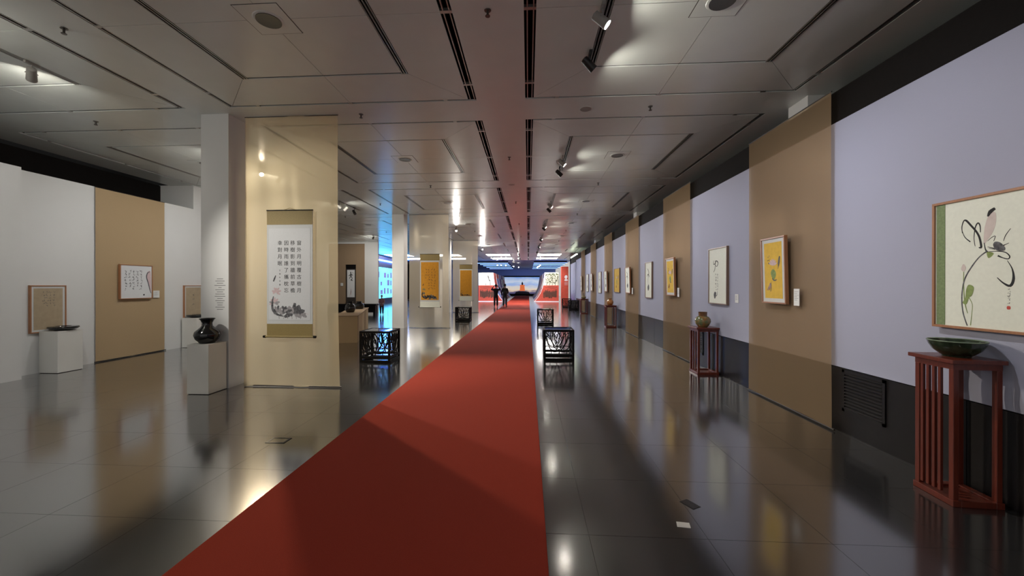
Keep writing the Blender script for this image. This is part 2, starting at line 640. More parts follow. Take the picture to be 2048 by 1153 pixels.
proto = {}
for ci in range(4):
    ring, inner = coffer_polys(ci)
    pr = []
    for q in ring:
        me = MB().prism(q, ZC, ZC + 0.014).mesh('border_panel')
        me.materials.append(M_CEIL)
        pr.append(('border_panel', me))
    for q in inner:
        me = MB().prism(q, ZC, ZC + 0.014).mesh('centre_panel')
        me.materials.append(M_CEIL)
        pr.append(('centre_panel', me))
    r1 = coffer_rails(ci).mesh('slot_rail')
    r1.materials.append(M_RAIL)
    r2 = track_rails(ci).mesh('light_track')
    r2.materials.append(M_RAIL)
    pr += [('slot_rail', r1), ('light_track', r2)]
    proto[ci] = pr
    jm, jl = MB(), MB()
    for q in ring:
        jm.prism(q, ZC, ZC + 0.014)
    for q in inner:
        jl.prism(q, ZC, ZC + 0.014)
    a = jm.mesh('border_panels')
    a.materials.append(M_CEIL)
    b = jl.mesh('centre_panels')
    b.materials.append(M_CEIL)
    l = jl.mesh('light_panels')
    l.materials.append(M_LUM)
    proto[('far', ci)] = (a, b, l, r1)
for k in range(0, 10):
    for ci, c in enumerate(COLS):
        if ci == 3 and k < 4:
            continue
        cf = empty('coffer', (c, row_y(k), 0), 0, ceil)
        if 1 <= k <= 6 and ci < 3:
            for nm, me in proto[ci]:
                o = bpy.data.objects.new(nm, me)
                COL.objects.link(o)
                o.parent = cf
                if nm in ('slot_rail', 'light_track'):
                    o['kind'] = 'stuff'
        else:
            a, b, l, r1 = proto[('far', ci)]
            for me in (a, l if k >= 8 else b, r1):
                o = bpy.data.objects.new(me.name.split('.')[0], me)
                COL.objects.link(o)
                o.parent = cf
                if me is not r1:
                    o['kind'] = 'stuff'

# ceiling over the far exhibition, its blue light put into the colour
struct(MB().box(-14.5, 4.6, 41.9, 68, ZC + 0.02, ZC + 0.2).build('ceiling_far_zone', M_NAVY))

# ------------------------------------------------------------------ right false wall and what lies behind it
wr = struct(MB().box(XR + 0.02, XR + 0.10, -4.5, 32.2, 0, 3.775).build('wall_right', M_DARKWALL))
struct(MB().box(4.36, 4.46, -5, 42, 0, ZC).build('wall_outer_right', M_DARKWALL))
F0, FP, FW = 4.64, 3.86, 1.65            # sheer cloths on the right wall
fab_y = [F0 + FP * i for i in range(-1, 6)]


def cloth_panel(y0, y1):
    m = MB()
    ny, nz = 24, 40
    for a in range(ny + 1):
        for b in range(nz + 1):
            y = y0 + (y1 - y0) * a / ny
            z = 0.71 + (3.41 - 0.71) * b / nz
            d = 0.004 * math.sin(z * 60 + y * 3) * max(0, 1 - (z - 0.71) / 0.45) + 0.003 * math.sin(y * 2.1 + z)
            m.v.append((XR - 0.012 + d, y, z))
    for a in range(ny):
        for b in range(nz):
            i = a * (nz + 1) + b
            m.f.append((i, i + 1, i + nz + 2, i + nz + 1))
    return m


centres = [-4.4] + [f + FW / 2 for f in fab_y] + [28.6]
for a, b in zip(centres[:-1], centres[1:]):
    cloth_panel(a + 0.002, b - 0.002).build('cloth_panel', M_LAV, wr, True)
y = -4.4
while y < 28.0:
    y1 = y + 1.93
    MB().box(XR + 0.001, XR + 0.02, y + 0.003, y1 - 0.003, 0.0, 0.70).build('wainscot_panel', M_WAIN, wr)
    y = y1


def vent(y0, y1, z0, z1):
    v = empty('vent_grille', (XR, y0, 0), 0, wr)
    L = y1 - y0
    m = MB()
    m.box(-0.012, 0.0, 0, L, z0, z0 + 0.03).box(-0.012, 0.0, 0, L, z1 - 0.03, z1)
    m.box(-0.012, 0, 0, 0.03, z0, z1).box(-0.012, 0, L - 0.03, L, z0, z1)
    m.build('grille_frame', M_WAIN, v)
    n = 12
    sm = None
    for i in range(n):
        zz = z0 + 0.045 + (z1 - z0 - 0.08) * i / (n - 1)
        if sm is None:
            sm = MB().add([(-0.016, 0.03, -0.012), (0.0, 0.03, 0.006), (0.0, 0.03, 0.010), (-0.016, 0.03, -0.006),
                           (-0.016, L - 0.03, -0.012), (0.0, L - 0.03, 0.006), (0.0, L - 0.03, 0.010), (-0.016, L - 0.03, -0.006)],
                          [(0, 1, 2, 3), (4, 7, 6, 5), (0, 4, 5, 1), (1, 5, 6, 2), (2, 6, 7, 3), (3, 7, 4, 0)]).mesh('slat')
            sm.materials.append(M_WAIN)
        o = bpy.data.objects.new('slat', sm)
        COL.objects.link(o)
        o.parent = v
        o.location = (0, 0, zz)


vent(4.02, 4.54, 0.24, 0.69)
vent(8.0, 8.5, 0.24, 0.69)
# the round-the-corner pilasters behind the false wall
for n, yy in enumerate((5.85, 14.7, 23.55)):
    struct(MB().box(3.93, 4.36, yy, yy + 0.42, 0, ZC).build('pilaster_%d' % (n + 1), M_WHITE))

# lit alcove at the end of the right wall
al = struct(MB().box(XR + 0.02, XR + 0.10, 28.6, 32.2, 3.776, 3.80).build('wall_right_alcove', M_LAV))
MB().box(XR - 0.03, XR + 0.02, 28.7, 32.1, 0.5, 3.3).build('alcove_panel', M_LAV, al)
MB().box(XR - 0.02, XR + 0.10, 28.6, 32.2, 3.80, 3.88).build('cove_light', mat('cove light', (0.9, 0.95, 0.8), 0.5, emis=(0.9, 1.0, 0.75), es=4.0), al)
m = MB()
for i in range(14):
    yy = 28.9 + i * 0.23
    h = 0.5 + 0.5 * random.random()
    m.add([(XR - 0.032, yy, 0.5), (XR - 0.032, yy + 0.16, 0.5), (XR - 0.032, yy + 0.09, 0.5 + h), (XR - 0.036, yy, 0.5), (XR - 0.036, yy + 0.16, 0.5), (XR - 0.036, yy + 0.09, 0.5 + h)],
          [(0, 1, 2), (3, 5, 4), (0, 3, 4, 1), (1, 4, 5, 2), (2, 5, 3, 0)])
tag(m.build('purple_reed_print', M_PURPLE, al), None, None, kind='stuff')

# ------------------------------------------------------------------ left side walls
wl = struct(MB().box(XL - 0.10, XL, 6.28, 10.12, 0, 3.65).build('wall_left', M_WHITE))
struct(MB().box(XL - 0.10, XL + 0.33, -4.5, 6.26, 0, 3.62).build('wall_left_near', M_WHITE))
struct(MB().box(XL - 0.95, XL, 10.12, 16.2, 0, ZC).build('wall_left_far', M_WHITE))
struct(MB().box(-10.0, -9.88, -5, 16.2, 0, ZC).build('wall_outer_left', M_DARKWALL))
# cross wall deep in the left hall
cw = struct(MB().box(-13.9, -9.25, 24.0, 24.15, 0, ZC).build('wall_cross', M_WHITE))
struct(MB().box(-14.4, -14.3, 16.0, 60, 0, ZC).build('wall_outer_left_far', M_DARKWALL))
struct(MB().box(-14.4, 4.5, 66.0, 66.2, 0, ZC + 0.1).build('wall_back', M_NAVY))

# columns in the left row
for n, yy in enumerate((5.92, 14.66, 23.5, 32.3)):
    pl = struct(MB().box(-5.11, -4.66, yy, yy + 0.46, 0, ZC).build('pillar_%d' % (n + 1), M_WHITE))
    if n == 0:
        m = MB()
        for i in range(15):
            zz = 1.70 - i * 0.034
            wd = random.choice((0.10, 0.15, 0.17, 0.18))
            xc = -4.80
            if i in (4, 9, 12):
                wd *= 0.5
            m.box(xc - wd / 2, xc + wd / 2, yy - 0.0015, yy, zz, zz + 0.010)
        tag(m.build('wall_text', M_GREYTXT, pl), None, None, kind='stuff')


# ------------------------------------------------------------------ carpet
def carpet():
    m = MB()
    m.cbox(-2.01, 0.114, -4.5, 61.5, 0.0, 0.008, 0.004)
    o = m.build('red_carpet', M_CARPET)
    tag(o, 'long red carpet runner laid down the aisle of the dark stone floor', 'carpet')


carpet()


# ------------------------------------------------------------------ cloths
def hanging(name, label, cat, loc, rz, wd, z0, z1, material, amp=0.008, group=None, flare=0.0, seed=0):
    root = empty(name, loc, rz)
    rnd = random.Random(seed)
    ph = [rnd.random() * 6.28 for _ in range(4)]
    m = MB()
    nx, nz = 36, 44
    for a in range(nx + 1):
        u = a / nx
        for b in range(nz + 1):
            v = b / nz
            low = (1 - v) ** 2
            x = -wd / 2 + wd * u + flare * low ** 2 * (1 if u > 0.5 else 0) * (u - 0.5) * 2
            d = amp * (math.sin(u * 9 + ph[0]) + 0.6 * math.sin(u * 21 + ph[1] + v * 1.5) + 0.5 * math.sin(u * 5 + v * 4 + ph[2]))
            d *= 0.25 + 0.75 * low
            d -= flare * 0.5 * low ** 3 * u
            m.v.append((x, d, z0 + (z1 - z0) * v))
    for a in range(nx):
        for b in range(nz):
            i = a * (nz + 1) + b
            m.f.append((i, i + nz + 1, i + nz + 2, i + 1))
    m.build('cloth', material, root, True)
    MB().tube([(-wd / 2 - 0.01, 0, z1 - 0.006), (wd / 2 + 0.01, 0, z1 - 0.006)], 0.006).build('top_rod', M_ROD, root)
    MB().tube([(-wd / 2 - 0.02, 0, z0 + 0.006), (wd / 2 + 0.03 + flare, -flare * 0.4, z0 + 0.006)], 0.010).build('hem_rod', M_ROD, root)
    tag(root, label, cat, group)
    return root


for i, fy in enumerate(fab_y):
    if i == 0:
        lab = 'sheer tan cloth hung nearest the viewer on the lavender wall'
        continue
    lab = ['', 'sheer tan cloth behind the frame of yellow lotus on the lavender wall',
           'sheer tan cloth behind the second yellow picture along the lavender wall',
           'third sheer tan cloth along the lavender wall, with a white picture',
           'fourth sheer tan cloth along the lavender wall, past the yellow picture',
           'fifth sheer tan cloth along the lavender wall',
           'sixth and farthest sheer tan cloth along the lavender wall'][i]
    hanging('hanging_cloth', lab, 'cloth', (XR - 0.055, fy + FW / 2, 0), R(-90), FW, 0.012, 3.765, M_SHEER, 0.006, 'sheer cloths on the lavender wall', 0.045 if i == 1 else 0.03, i)

for n, (yy, lab, mm) in enumerate(((6.05, 'tall golden sheer cloth hung by the nearest white pillar', M_SHEERG),
                                   (14.75, 'tall pale sheer cloth behind the orange scroll, by the second pillar', M_SHEER2),
                                   (23.4, 'farthest tall pale sheer cloth, behind the small orange scroll', M_SHEER2))):
    hanging('hanging_cloth', lab, 'cloth', (-3.73, yy, 0), 0, 1.50, 0.012, ZC - 0.006, mm, 0.024, 'tall sheer cloths by the pillars', 0.04, 20 + n)

hanging('hanging_cloth', 'tan cloth panel hung down the white wall behind a square picture', 'cloth', (XL + 0.03, 8.46, 0), R(90), 1.56, 0.012, 3.645, M_TAN, 0.004, None, 0.0, 31)
hanging('hanging_cloth', 'brown cloth panel on the far cross wall behind the narrow scroll', 'cloth', (-11.2, 23.96, 0), 0, 2.25, 0.02, 4.19, M_BROWNCLOTH, 0.004, None, 0.0, 32)


# ------------------------------------------------------------------ lettering
def text_mesh(body, size, spacing=1.0):
    c = bpy.data.curves.new('lettering', 'FONT')
    c.body = body
    c.size = size
    c.align_x = 'CENTER'
    c.space_line = spacing
    c.resolution_u = 2
    o = bpy.data.objects.new('lettering', c)
    COL.objects.link(o)
    dg = bpy.context.evaluated_depsgraph_get()
    dg.update()
    me = bpy.data.meshes.new_from_object(o.evaluated_get(dg))
    bpy.data.objects.remove(o)
    bpy.data.curves.remove(c)
    return me


def put_text(mb, body, size, x, ztop, pitch, y=-0.0012):
    """a column of characters, top at ztop, drawn in the x-z plane"""
    for i, ch in enumerate(body):
        me = text_mesh(ch, size)
        o = len(mb.v)
        for v in me.vertices:
            mb.v.append((x + v.co.x, y, ztop - i * pitch - size * 0.85 + v.co.y))
        for p in me.polygons:
            mb.f.append(tuple(i2 + o for i2 in p.vertices))
        bpy.data.meshes.remove(me)


def scribble(mb, x, z, s, rnd, y=-0.001):
    """an illegible brushed character"""
    for k in range(rnd.choice((3, 4, 5))):
        a = rnd.random() * 3.14
        cx, cz = x + (rnd.random() - 0.5) * s * 0.7, z + (rnd.random() - 0.5) * s * 0.7
        l = s * (0.25 + 0.3 * rnd.random())
        dx, dz = math.cos(a) * l / 2, math.sin(a) * l / 2
        mb.ribbon([(cx - dx, cz - dz), (cx + dx * 0.2, cz + dz * 0.1 + s * 0.04), (cx + dx, cz + dz)], [s * 0.13, s * 0.09, s * 0.03], y + 0.001, y)


# ------------------------------------------------------------------ hanging scrolls
def scroll(label, loc, wd, h, top_m, side_m, paper_m, draw, top_h, bot_h, bot_m=None, edge=0.035):
    """local origin: middle of the bottom edge; front faces -y"""
    root = empty('hanging_scroll', loc)
    t = 0.012
    MB().box(-wd / 2, wd / 2, -t, 0, 0, h).build('backing', side_m, root)
    MB().box(-wd / 2, wd / 2, -t - 0.002, -t, h - top_h, h).build('upper_brocade', top_m, root)
    MB().box(-wd / 2, wd / 2, -t - 0.002, -t, 0, bot_h).build('lower_brocade', bot_m or top_m, root)
    pz0, pz1 = bot_h + 0.06, h - top_h - 0.06
    MB().box(-wd / 2 + edge, wd / 2 - edge, -t - 0.003, -t, pz0, pz1).build('paper', paper_m, root)
    r = MB().tube([(-wd / 2 - 0.025, -t / 2 - 0.01, 0.0), (wd / 2 + 0.025, -t / 2 - 0.01, 0.0)], 0.016, 12)
    rod = r.build('roller', bot_m or top_m, root, True)
    for s in (-1, 1):
        MB().tube([(s * (wd / 2 + 0.02), -t / 2 - 0.01, 0.0), (s * (wd / 2 + 0.055), -t / 2 - 0.01, 0.0)], [0.022, 0.020], 12).build('roller_knob', M_EBONY, rod, True)
    MB().box(-wd / 2 - 0.004, wd / 2 + 0.004, -t - 0.006, 0.002, h - 0.008, h + 0.008).build('top_bar', M_EBONY, root)
    MB().tube([(-0.10, -t / 2, h + 0.005), (0, -t / 2, h + 0.035), (0.10, -t / 2, h + 0.005)], 0.004, 6).build('hanging_cord', M_BROCADE, root)
    art = empty('painting', (0, -t - 0.003, 0), 0, root)
    draw(art, wd - 2 * edge, pz0, pz1)
    tag(root, label, 'scroll', 'hanging scrolls')
    return root


def lotus_cluster(art, x0, x1, z0, z1, m_dark, m_mid, m_pale, seed):
    """a clump of ink lotus leaves and rocks"""
    rnd = random.Random(seed)
    a, b, c = MB(), MB(), MB()
    wd, h = x1 - x0, z1 - z0

    def leaf(cx, cz, r, mbs):
        n = 7
        for k in range(n):
            t = -0.4 + 3.9 * k / (n - 1) + rnd.uniform(-.15, .15)
            q = r * rnd.uniform(0.75, 1.1)
            ex, ez = cx + math.cos(t) * q, cz + math.sin(t) * q
            mx, mz = (cx + ex) / 2 + rnd.uniform(-.1, .1) * r, (cz + ez) / 2 + rnd.uniform(-.05, .1) * r
            rnd.choice(mbs).ribbon([(cx, cz), (mx, mz), (ex, ez)], [r * 0.12, r * 0.46, r * 0.22], 0, -0.0008 - 0.0006 * rnd.random())
    leaf(x0 + wd * 0.62, z0 + h * 0.13, h * 0.22, [a, b, b])
    leaf(x0 + wd * 0.42, z0 + h * 0.15, h * 0.16, [a, a, b])
    leaf(x0 + wd * 0.80, z0 + h * 0.10, h * 0.16, [b, a])
    leaf(x0 + wd * 0.22, z0 + h * 0.16, h * 0.14, [a, b])
    leaf(x0 + wd * 0.13, z0 + h * 0.36, h * 0.12, [b, c])
    leaf(x0 + wd * 0.17, z0 + h * 0.62, h * 0.11, [c])
    a.ribbon([(x0 + wd * 0.10, z0 + h * 0.52), (x0 + wd * 0.07, z0 + h * 0.36), (x0 + wd * 0.09, z0 + h * 0.2), (x0 + wd * 0.2, z0 + h * 0.1), (x0 + wd * 0.36, z0 + h * 0.06)], [0.01, 0.03, 0.04, 0.035, 0.01], 0, -0.0016)
    a.ribbon([(x0 + wd * 0.10, z0 + h * 0.86), (x0 + wd * 0.13, z0 + h * 0.93), (x0 + wd * 0.16, z0 + h * 1.0)], [0.02, 0.024, 0.008], 0, -0.001)
    for k in range(6):
        sx = x0 + wd * (0.25 + 0.11 * k)
        b.ribbon([(sx, z0), (sx + rnd.uniform(-.01, .01), z0 + h * 0.08)], [0.01, 0.004], 0, -0.0009)
    c.ribbon([(x0 + wd * 0.8, z0 + h * 0.12), (x0 + wd * 0.92, z0 + h * 0.13), (x0 + wd, z0 + h * 0.1)], [0.006, 0.004, 0.002], 0, -0.0009)
    tag(a.build('ink_leaves', m_dark, art), None, None, kind='stuff')
    tag(b.build('wash_leaves', m_mid, art), None, None, kind='stuff')
    tag(c.build('pale_wash', m_pale, art), None, None, kind='stuff')


def draw_poem(art, wd, z0, z1):
    cols = ['窗外月明覆古樹月', '移樹影到牆前草檐', '因時雨誰了攜枕忘', '幸對月眠']
    for k, t in enumerate(cols):
        for q, ch in enumerate(t):
            m = MB()
            put_text(m, ch, 0.078, 0.155 - k * 0.104, z1 - 0.19 - q * 0.106, 0.106)
            m.build('character', M_INK, art)
    m = MB()
    put_text(m, '壬寅冬月書', 0.026, 0.155 - 3 * 0.104, z1 - 0.19 - 4 * 0.106 - 0.03, 0.056)
    tag(m.build('signature', M_INK, art), None, None, kind='stuff')
    lotus_cluster(art, -wd / 2 + 0.01, wd / 2 - 0.03, z0 + 0.02, z0 + 0.70, M_INKG, M_INKP, M_PINK, 3)


def draw_orange(seed, letters):
    def d(art, wd, z0, z1):
        if letters:
            m = MB()
            rnd = random.Random(seed)
            for c, n in enumerate((8, 8, 8, 4)):
                for r in range(n):
                    scribble(m, 0.18 - c * 0.105, z1 - 0.28 - r * 0.10, 0.085, rnd)
            tag(m.build('calligraphy', M_BROWNP, art), None, None, kind='stuff')
        lotus_cluster(art, -wd / 2 + 0.005, wd / 2 - 0.03, z0 + 0.01, z0 + (0.62 if letters else 0.34), M_INK, M_INKG, M_BROCADE, seed)
    return d


def draw_bigchar(art, wd, z0, z1):
    m = MB()
    x = -0.02
    m.ribbon([(x - 0.12, z1 - 0.36), (x + 0.02, z1 - 0.30), (x + 0.15, z1 - 0.33)], [0.03, 0.06, 0.03], 0, -0.001)
    m.ribbon([(x + 0.0, z1 - 0.12), (x + 0.02, z1 - 0.35), (x - 0.08, z1 - 0.55)], [0.05, 0.06, 0.02], 0, -0.001)
    m.ribbon([(x + 0.05, z1 - 0.40), (x + 0.10, z1 - 0.55), (x + 0.03, z1 - 0.62), (x + 0.14, z1 - 0.66)], [0.05, 0.03, 0.06, 0.03], 0, -0.001)
    m.ribbon([(x + 0.12, z1 - 0.16), (x + 0.16, z1 - 0.22)], [0.03, 0.02], 0, -0.001)
    tag(m.build('calligraphy', M_INK, art), None, None, kind='stuff')
    p = MB()
    for k in range(4):
        p.ribbon([(x - 0.06 + 0.04 * k, z0 + 0.10), (x + 0.02, z0 + 0.35 + 0.06 * k)], [0.008, 0.03], 0, -0.001)
    tag(p.build('pink_wash', M_PINK, art), None, None, kind='stuff')


scroll('large white calligraphy scroll with ink lotus, hung on the golden cloth', (-3.725, 6.015, 0.80), 0.74, 1.98, M_BROCADE, M_MATW, M_PAPERW, draw_poem, 0.225, 0.20)
scroll('orange calligraphy scroll with dark lotus by the second pillar', (-3.68, 14.71, 0.80), 0.74, 1.98, M_BROCADE, M_MATW, M_ORANGE, draw_orange(5, True), 0.24, 0.20, M_PAPER)
scroll('farthest orange scroll with dark rocks along its foot', (-3.68, 23.36, 0.72), 0.76, 2.12, M_BROCADE, M_PAPER, M_ORANGE, draw_orange(9, False), 0.27, 0.20, M_PAPER)
scroll('narrow white scroll with big brushed characters on the brown cloth', (-10.92, 23.92, 0.52), 0.62, 2.37, M_EBONY, M_ROD, M_PAPERW, draw_bigchar, 0.26, 0.30, M_ROD, 0.07)


# ------------------------------------------------------------------ framed pictures
def framed(label, loc, rz, wd, h, frame_m, ground_m, draw, border=0.0, paper_m=None, fw=0.022, depth=0.04, tilt=0.0, group=None):
    """origin: middle of the bottom edge at the back; front faces -y"""
    root = empty('framed_picture', loc, rz)
    root.rotation_euler = (tilt, 0, rz)
    m = [((-wd / 2, wd / 2), (0, fw)), ((-wd / 2, wd / 2), (h - fw, h)), ((-wd / 2, -wd / 2 + fw), (fw, h - fw)), ((wd / 2 - fw, wd / 2), (fw, h - fw))]
    for (a, b), (c, d) in m:
        MB().box(a, b, -depth, 0, c, d).build('frame_rail', frame_m, root, bevel=0.002)
    MB().box(-wd / 2 + fw, wd / 2 - fw, -depth + 0.012, -0.004, fw, h - fw).build('mount', ground_m, root)
    art = empty('artwork', (0, -depth + 0.012, 0), 0, root)
    if paper_m:
        b = fw + border
        MB().box(-wd / 2 + b, wd / 2 - b, -0.002, 0, b, h - b).build('paper', paper_m, art)
    draw(art, wd, h)
    tag(root, label, 'picture', group)
    return root


def draw_big_lotus(art, wd, h):
    # coordinates: distance from the far edge, height
    def T(p):
        return [(a - wd / 2, b) for a, b in p]
    MB().box(-wd / 2 + 0.03, -wd / 2 + 0.095, -0.003, 0, 0.022, h - 0.022).build('green_strip', M_GREENSILK, art)
    MB().box(wd / 2 - 0.09, wd / 2 - 0.03, -0.003, 0, 0.022, h - 0.022).build('green_strip', M_GREENSILK, art)
    k = Strokes()
    k.ribbon(T([(.222, .745), (.219, .795), (.232, .838), (.25, .838), (.283, .795), (.318, .745), (.34, .695), (.351, .625), (.335, .624)]), [.004, .006, .008, .014, .013, .013, .013, .014, .006], 0, -.001)
    k.ribbon(T([(.22, .765), (.24, .712), (.278, .672)]), [.003, .005, .008], 0, -.001)
    k.ribbon(T([(.311, .635), (.303, .695), (.311, .775), (.329, .808), (.343, .785), (.346, .735)]), [.003, .004, .007, .009, .007, .004], 0, -.0011)
    k.ribbon(T([(.394, .845), (.41, .878), (.438, .897)]), [.008, .026, .016], 0, -.0025)
    k.ribbon(T([(.37, .655), (.378, .607), (.39, .586)]), [.004, .007, .012], 0, -.001)
    k.ribbon(T([(.456, .553), (.485, .536), (.518, .526), (.526, .545), (.50, .574), (.45, .585), (.39, .586)]), [.012, .006, .007, .007, .006, .005, .003], 0, -.001)
    k.ribbon(T([(.452, .396), (.49, .356), (.53, .337), (.549, .385), (.541, .455), (.512, .515)]), [.004, .010, .018, .016, .007, .002], 0, -.001)
    k.ribbon(T([(.488, .622), (.50, .628), (.522, .637)]), [.010, .005, .003], 0, -.001)
    k.ribbon(T([(.49, .655), (.503, .695), (.532, .738)]), [.002, .004, .002], 0, -.0012)
    k.ribbon(T([(.392, .665), (.42, .69), (.44, .695), (.43, .66)]), [.002, .004, .004, .002], 0, -.001)
    k.ribbon(T([(.392, .622), (.44, .607)]), [.003, .006], 0, -.001)
    k.ribbon(T([(.40, .612), (.44, .600)]), [.003, .006], 0, -.0012)
    k.build('ink_stroke', M_INK, art)
    g = Strokes()
    g.ribbon(T([(.39, .592), (.34, .553), (.29, .485), (.242, .395), (.222, .295), (.22, .205), (.231, .115), (.258, .030)]), [.010, .007, .009, .009, .008, .008, .008, .008], 0, -.0012)
    g.blob(T([(.428, .63), (.44, .655), (.472, .645), (.50, .605), (.49, .585), (.45, .592)]), 0, -.002)
    g.build('grey_wash', M_INKG, art)
    p = Strokes()
    p.blob(T([(.368, .645), (.373, .765), (.40, .855), (.44, .868), (.444, .795), (.424, .725), (.392, .675)]), 0, -.0006)
    p.blob(T([(.214, .468), (.23, .505), (.248, .475), (.232, .445)]), 0, -.001)
    p.build('pink_petal', M_BLUSH, art)
    l = Strokes()
    l.blob(T([(.25, .305), (.268, .345), (.302, .325), (.29, .265), (.27, .245), (.252, .195), (.226, .205), (.244, .245)]), 0, -.0016)
    l.ribbon(T([(.232, .445), (.232, .335), (.241, .205), (.26, .125)]), [.005, .006, .008, .004], 0, -.0009)
    l.ribbon(T([(.27, .245), (.292, .195), (.289, .125), (.28, .035)]), [.005, .004, .004, .006], 0, -.0008)
    l.blob(T([(.388, .585), (.43, .574), (.415, .548), (.395, .542)]), 0, -.0005)
    l.build('green_leaf', M_LEAF, art)
    s = MB()
    rnd = random.Random(4)
    for i in range(5):
        scribble(s, .522 - wd / 2, .315 - i * .024, .022, rnd)
    tag(s.build('signature', M_INKG, art), None, None, kind='stuff')
    MB().blob(T([(.512, .192), (.53, .192), (.53, .172), (.512, .172)]), 0, -.001).build('red_seal', M_SEAL, art)


def draw_loop(seed):
    def d(art, wd, h):
        rnd = random.Random(seed)
        k = MB()
        cx, cz = -0.08, h * 0.72
        k.ribbon([(cx - .07, cz + .06), (cx - .06, cz - .01), (cx, cz + .01), (cx + .04, cz + .05), (cx + .10, cz + .01), (cx + .06, cz - .05), (cx + .0, cz - .03)], [.006, .016, .010, .016, .020, .012, .004], 0, -.001)
        k.ribbon([(cx, cz + .06), (cx + .0, cz), (cx - .02, cz - .10), (cx - .07, cz - .15)], [.014, .016, .012, .008], 0, -.0012)
        for c in range(2):
            for r in range(6):
                scribble(k, cx + .02 + .07 * c, h * 0.52 - r * .052, .05, rnd)
        tag(k.build('ink_strokes', M_INK, art), None, None, kind='stuff')
        g = MB()
        g.blob([(cx - .06, h * .17), (cx - .02, h * .22), (cx + .03, h * .2), (cx + .01, h * .12), (cx - .03, h * .1)], 0, -.0012)
        g.ribbon([(cx - .05, h * .13), (cx + .06, h * .16), (cx + .08, h * .24)], [.01, .014, .004], 0, -.001)
        tag(g.build('grey_wash', M_INKG, art), None, None, kind='stuff')
    return d


def draw_yellow(seed):
    def d(art, wd, h):
        rnd = random.Random(seed)
        k, g, p, b = MB(), MB(), MB(), MB()
        for i in range(3):
            scribble(k, -wd * .18, h * .72 - i * .055, .05, rnd, -.003)
        for i in range(3):
            k.ribbon([(wd * .2, h * .52 + .03 * i), (wd * .26, h * .6 + .04 * i), (wd * .3, h * .7)], [.004, .016, .006], -.002, -.003)
        for i in range(6):
            a = 0.3 + i * 0.48
            p.ribbon([(wd * .0, h * .58), (wd * .0 + .05 * math.cos(a), h * .58 + .05 * math.sin(a)), (wd * .0 + .09 * math.cos(a), h * .58 + .085 * math.sin(a))], [.012, .035, .008], -.002, -.003 - .0002 * i)
        g.blob([(-.03, h * .40), (-.05, h * .47), (0, h * .52), (.06, h * .47), (.05, h * .40), (.01, h * .36)], -.002, -.003)
        k.ribbon([(-.02, h * .38), (.02, h * .35), (.08, h * .36)], [.012, .02, .006], -.002, -.0034)
        k.ribbon([(-.05, h * .32), (-.05, h * .24), (-.06, h * .18)], [.01, .014, .008], -.002, -.003)
        for i in range(3):
            b.ribbon([(-.10 - .02 * i, h * .20), (-.06, h * .26 + .02 * i)], [.01, .02], -.002, -.003 - .0002 * i)
        tag(k.build('ink_strokes', M_INKG, art), None, None, kind='stuff')
        g.build('green_leaf', M_LEAF, art)
        tag(p.build('pink_petal', M_PINK, art), None, None, kind='stuff')
        tag(b.build('rust_wash', M_AMBER, art), None, None, kind='stuff')
    return d


def draw_simple(seed):
    def d(art, wd, h):
        rnd = random.Random(seed)
        k = MB()
        x = rnd.uniform(-.08, .08)
        k.ribbon([(x - .05, h * .82), (x + .05, h * .7), (x - .02, h * .5), (x + .03, h * .25)], [.02, .03, .016, .01], 0, -.001)
        k.ribbon([(x - .12, h * .6), (x, h * .66), (x + .12, h * .58)], [.008, .03, .01], 0, -.0013)
        tag(k.build('ink_strokes', M_INK, art), None, None, kind='stuff')
        g = MB()
        g.blob([(x - .06, h * .30), (x + .04, h * .38), (x + .09, h * .28), (x, h * .2)], 0, -.0016)
        tag(g.build('grey_wash', M_INKG, art), None, None, kind='stuff')
    return d


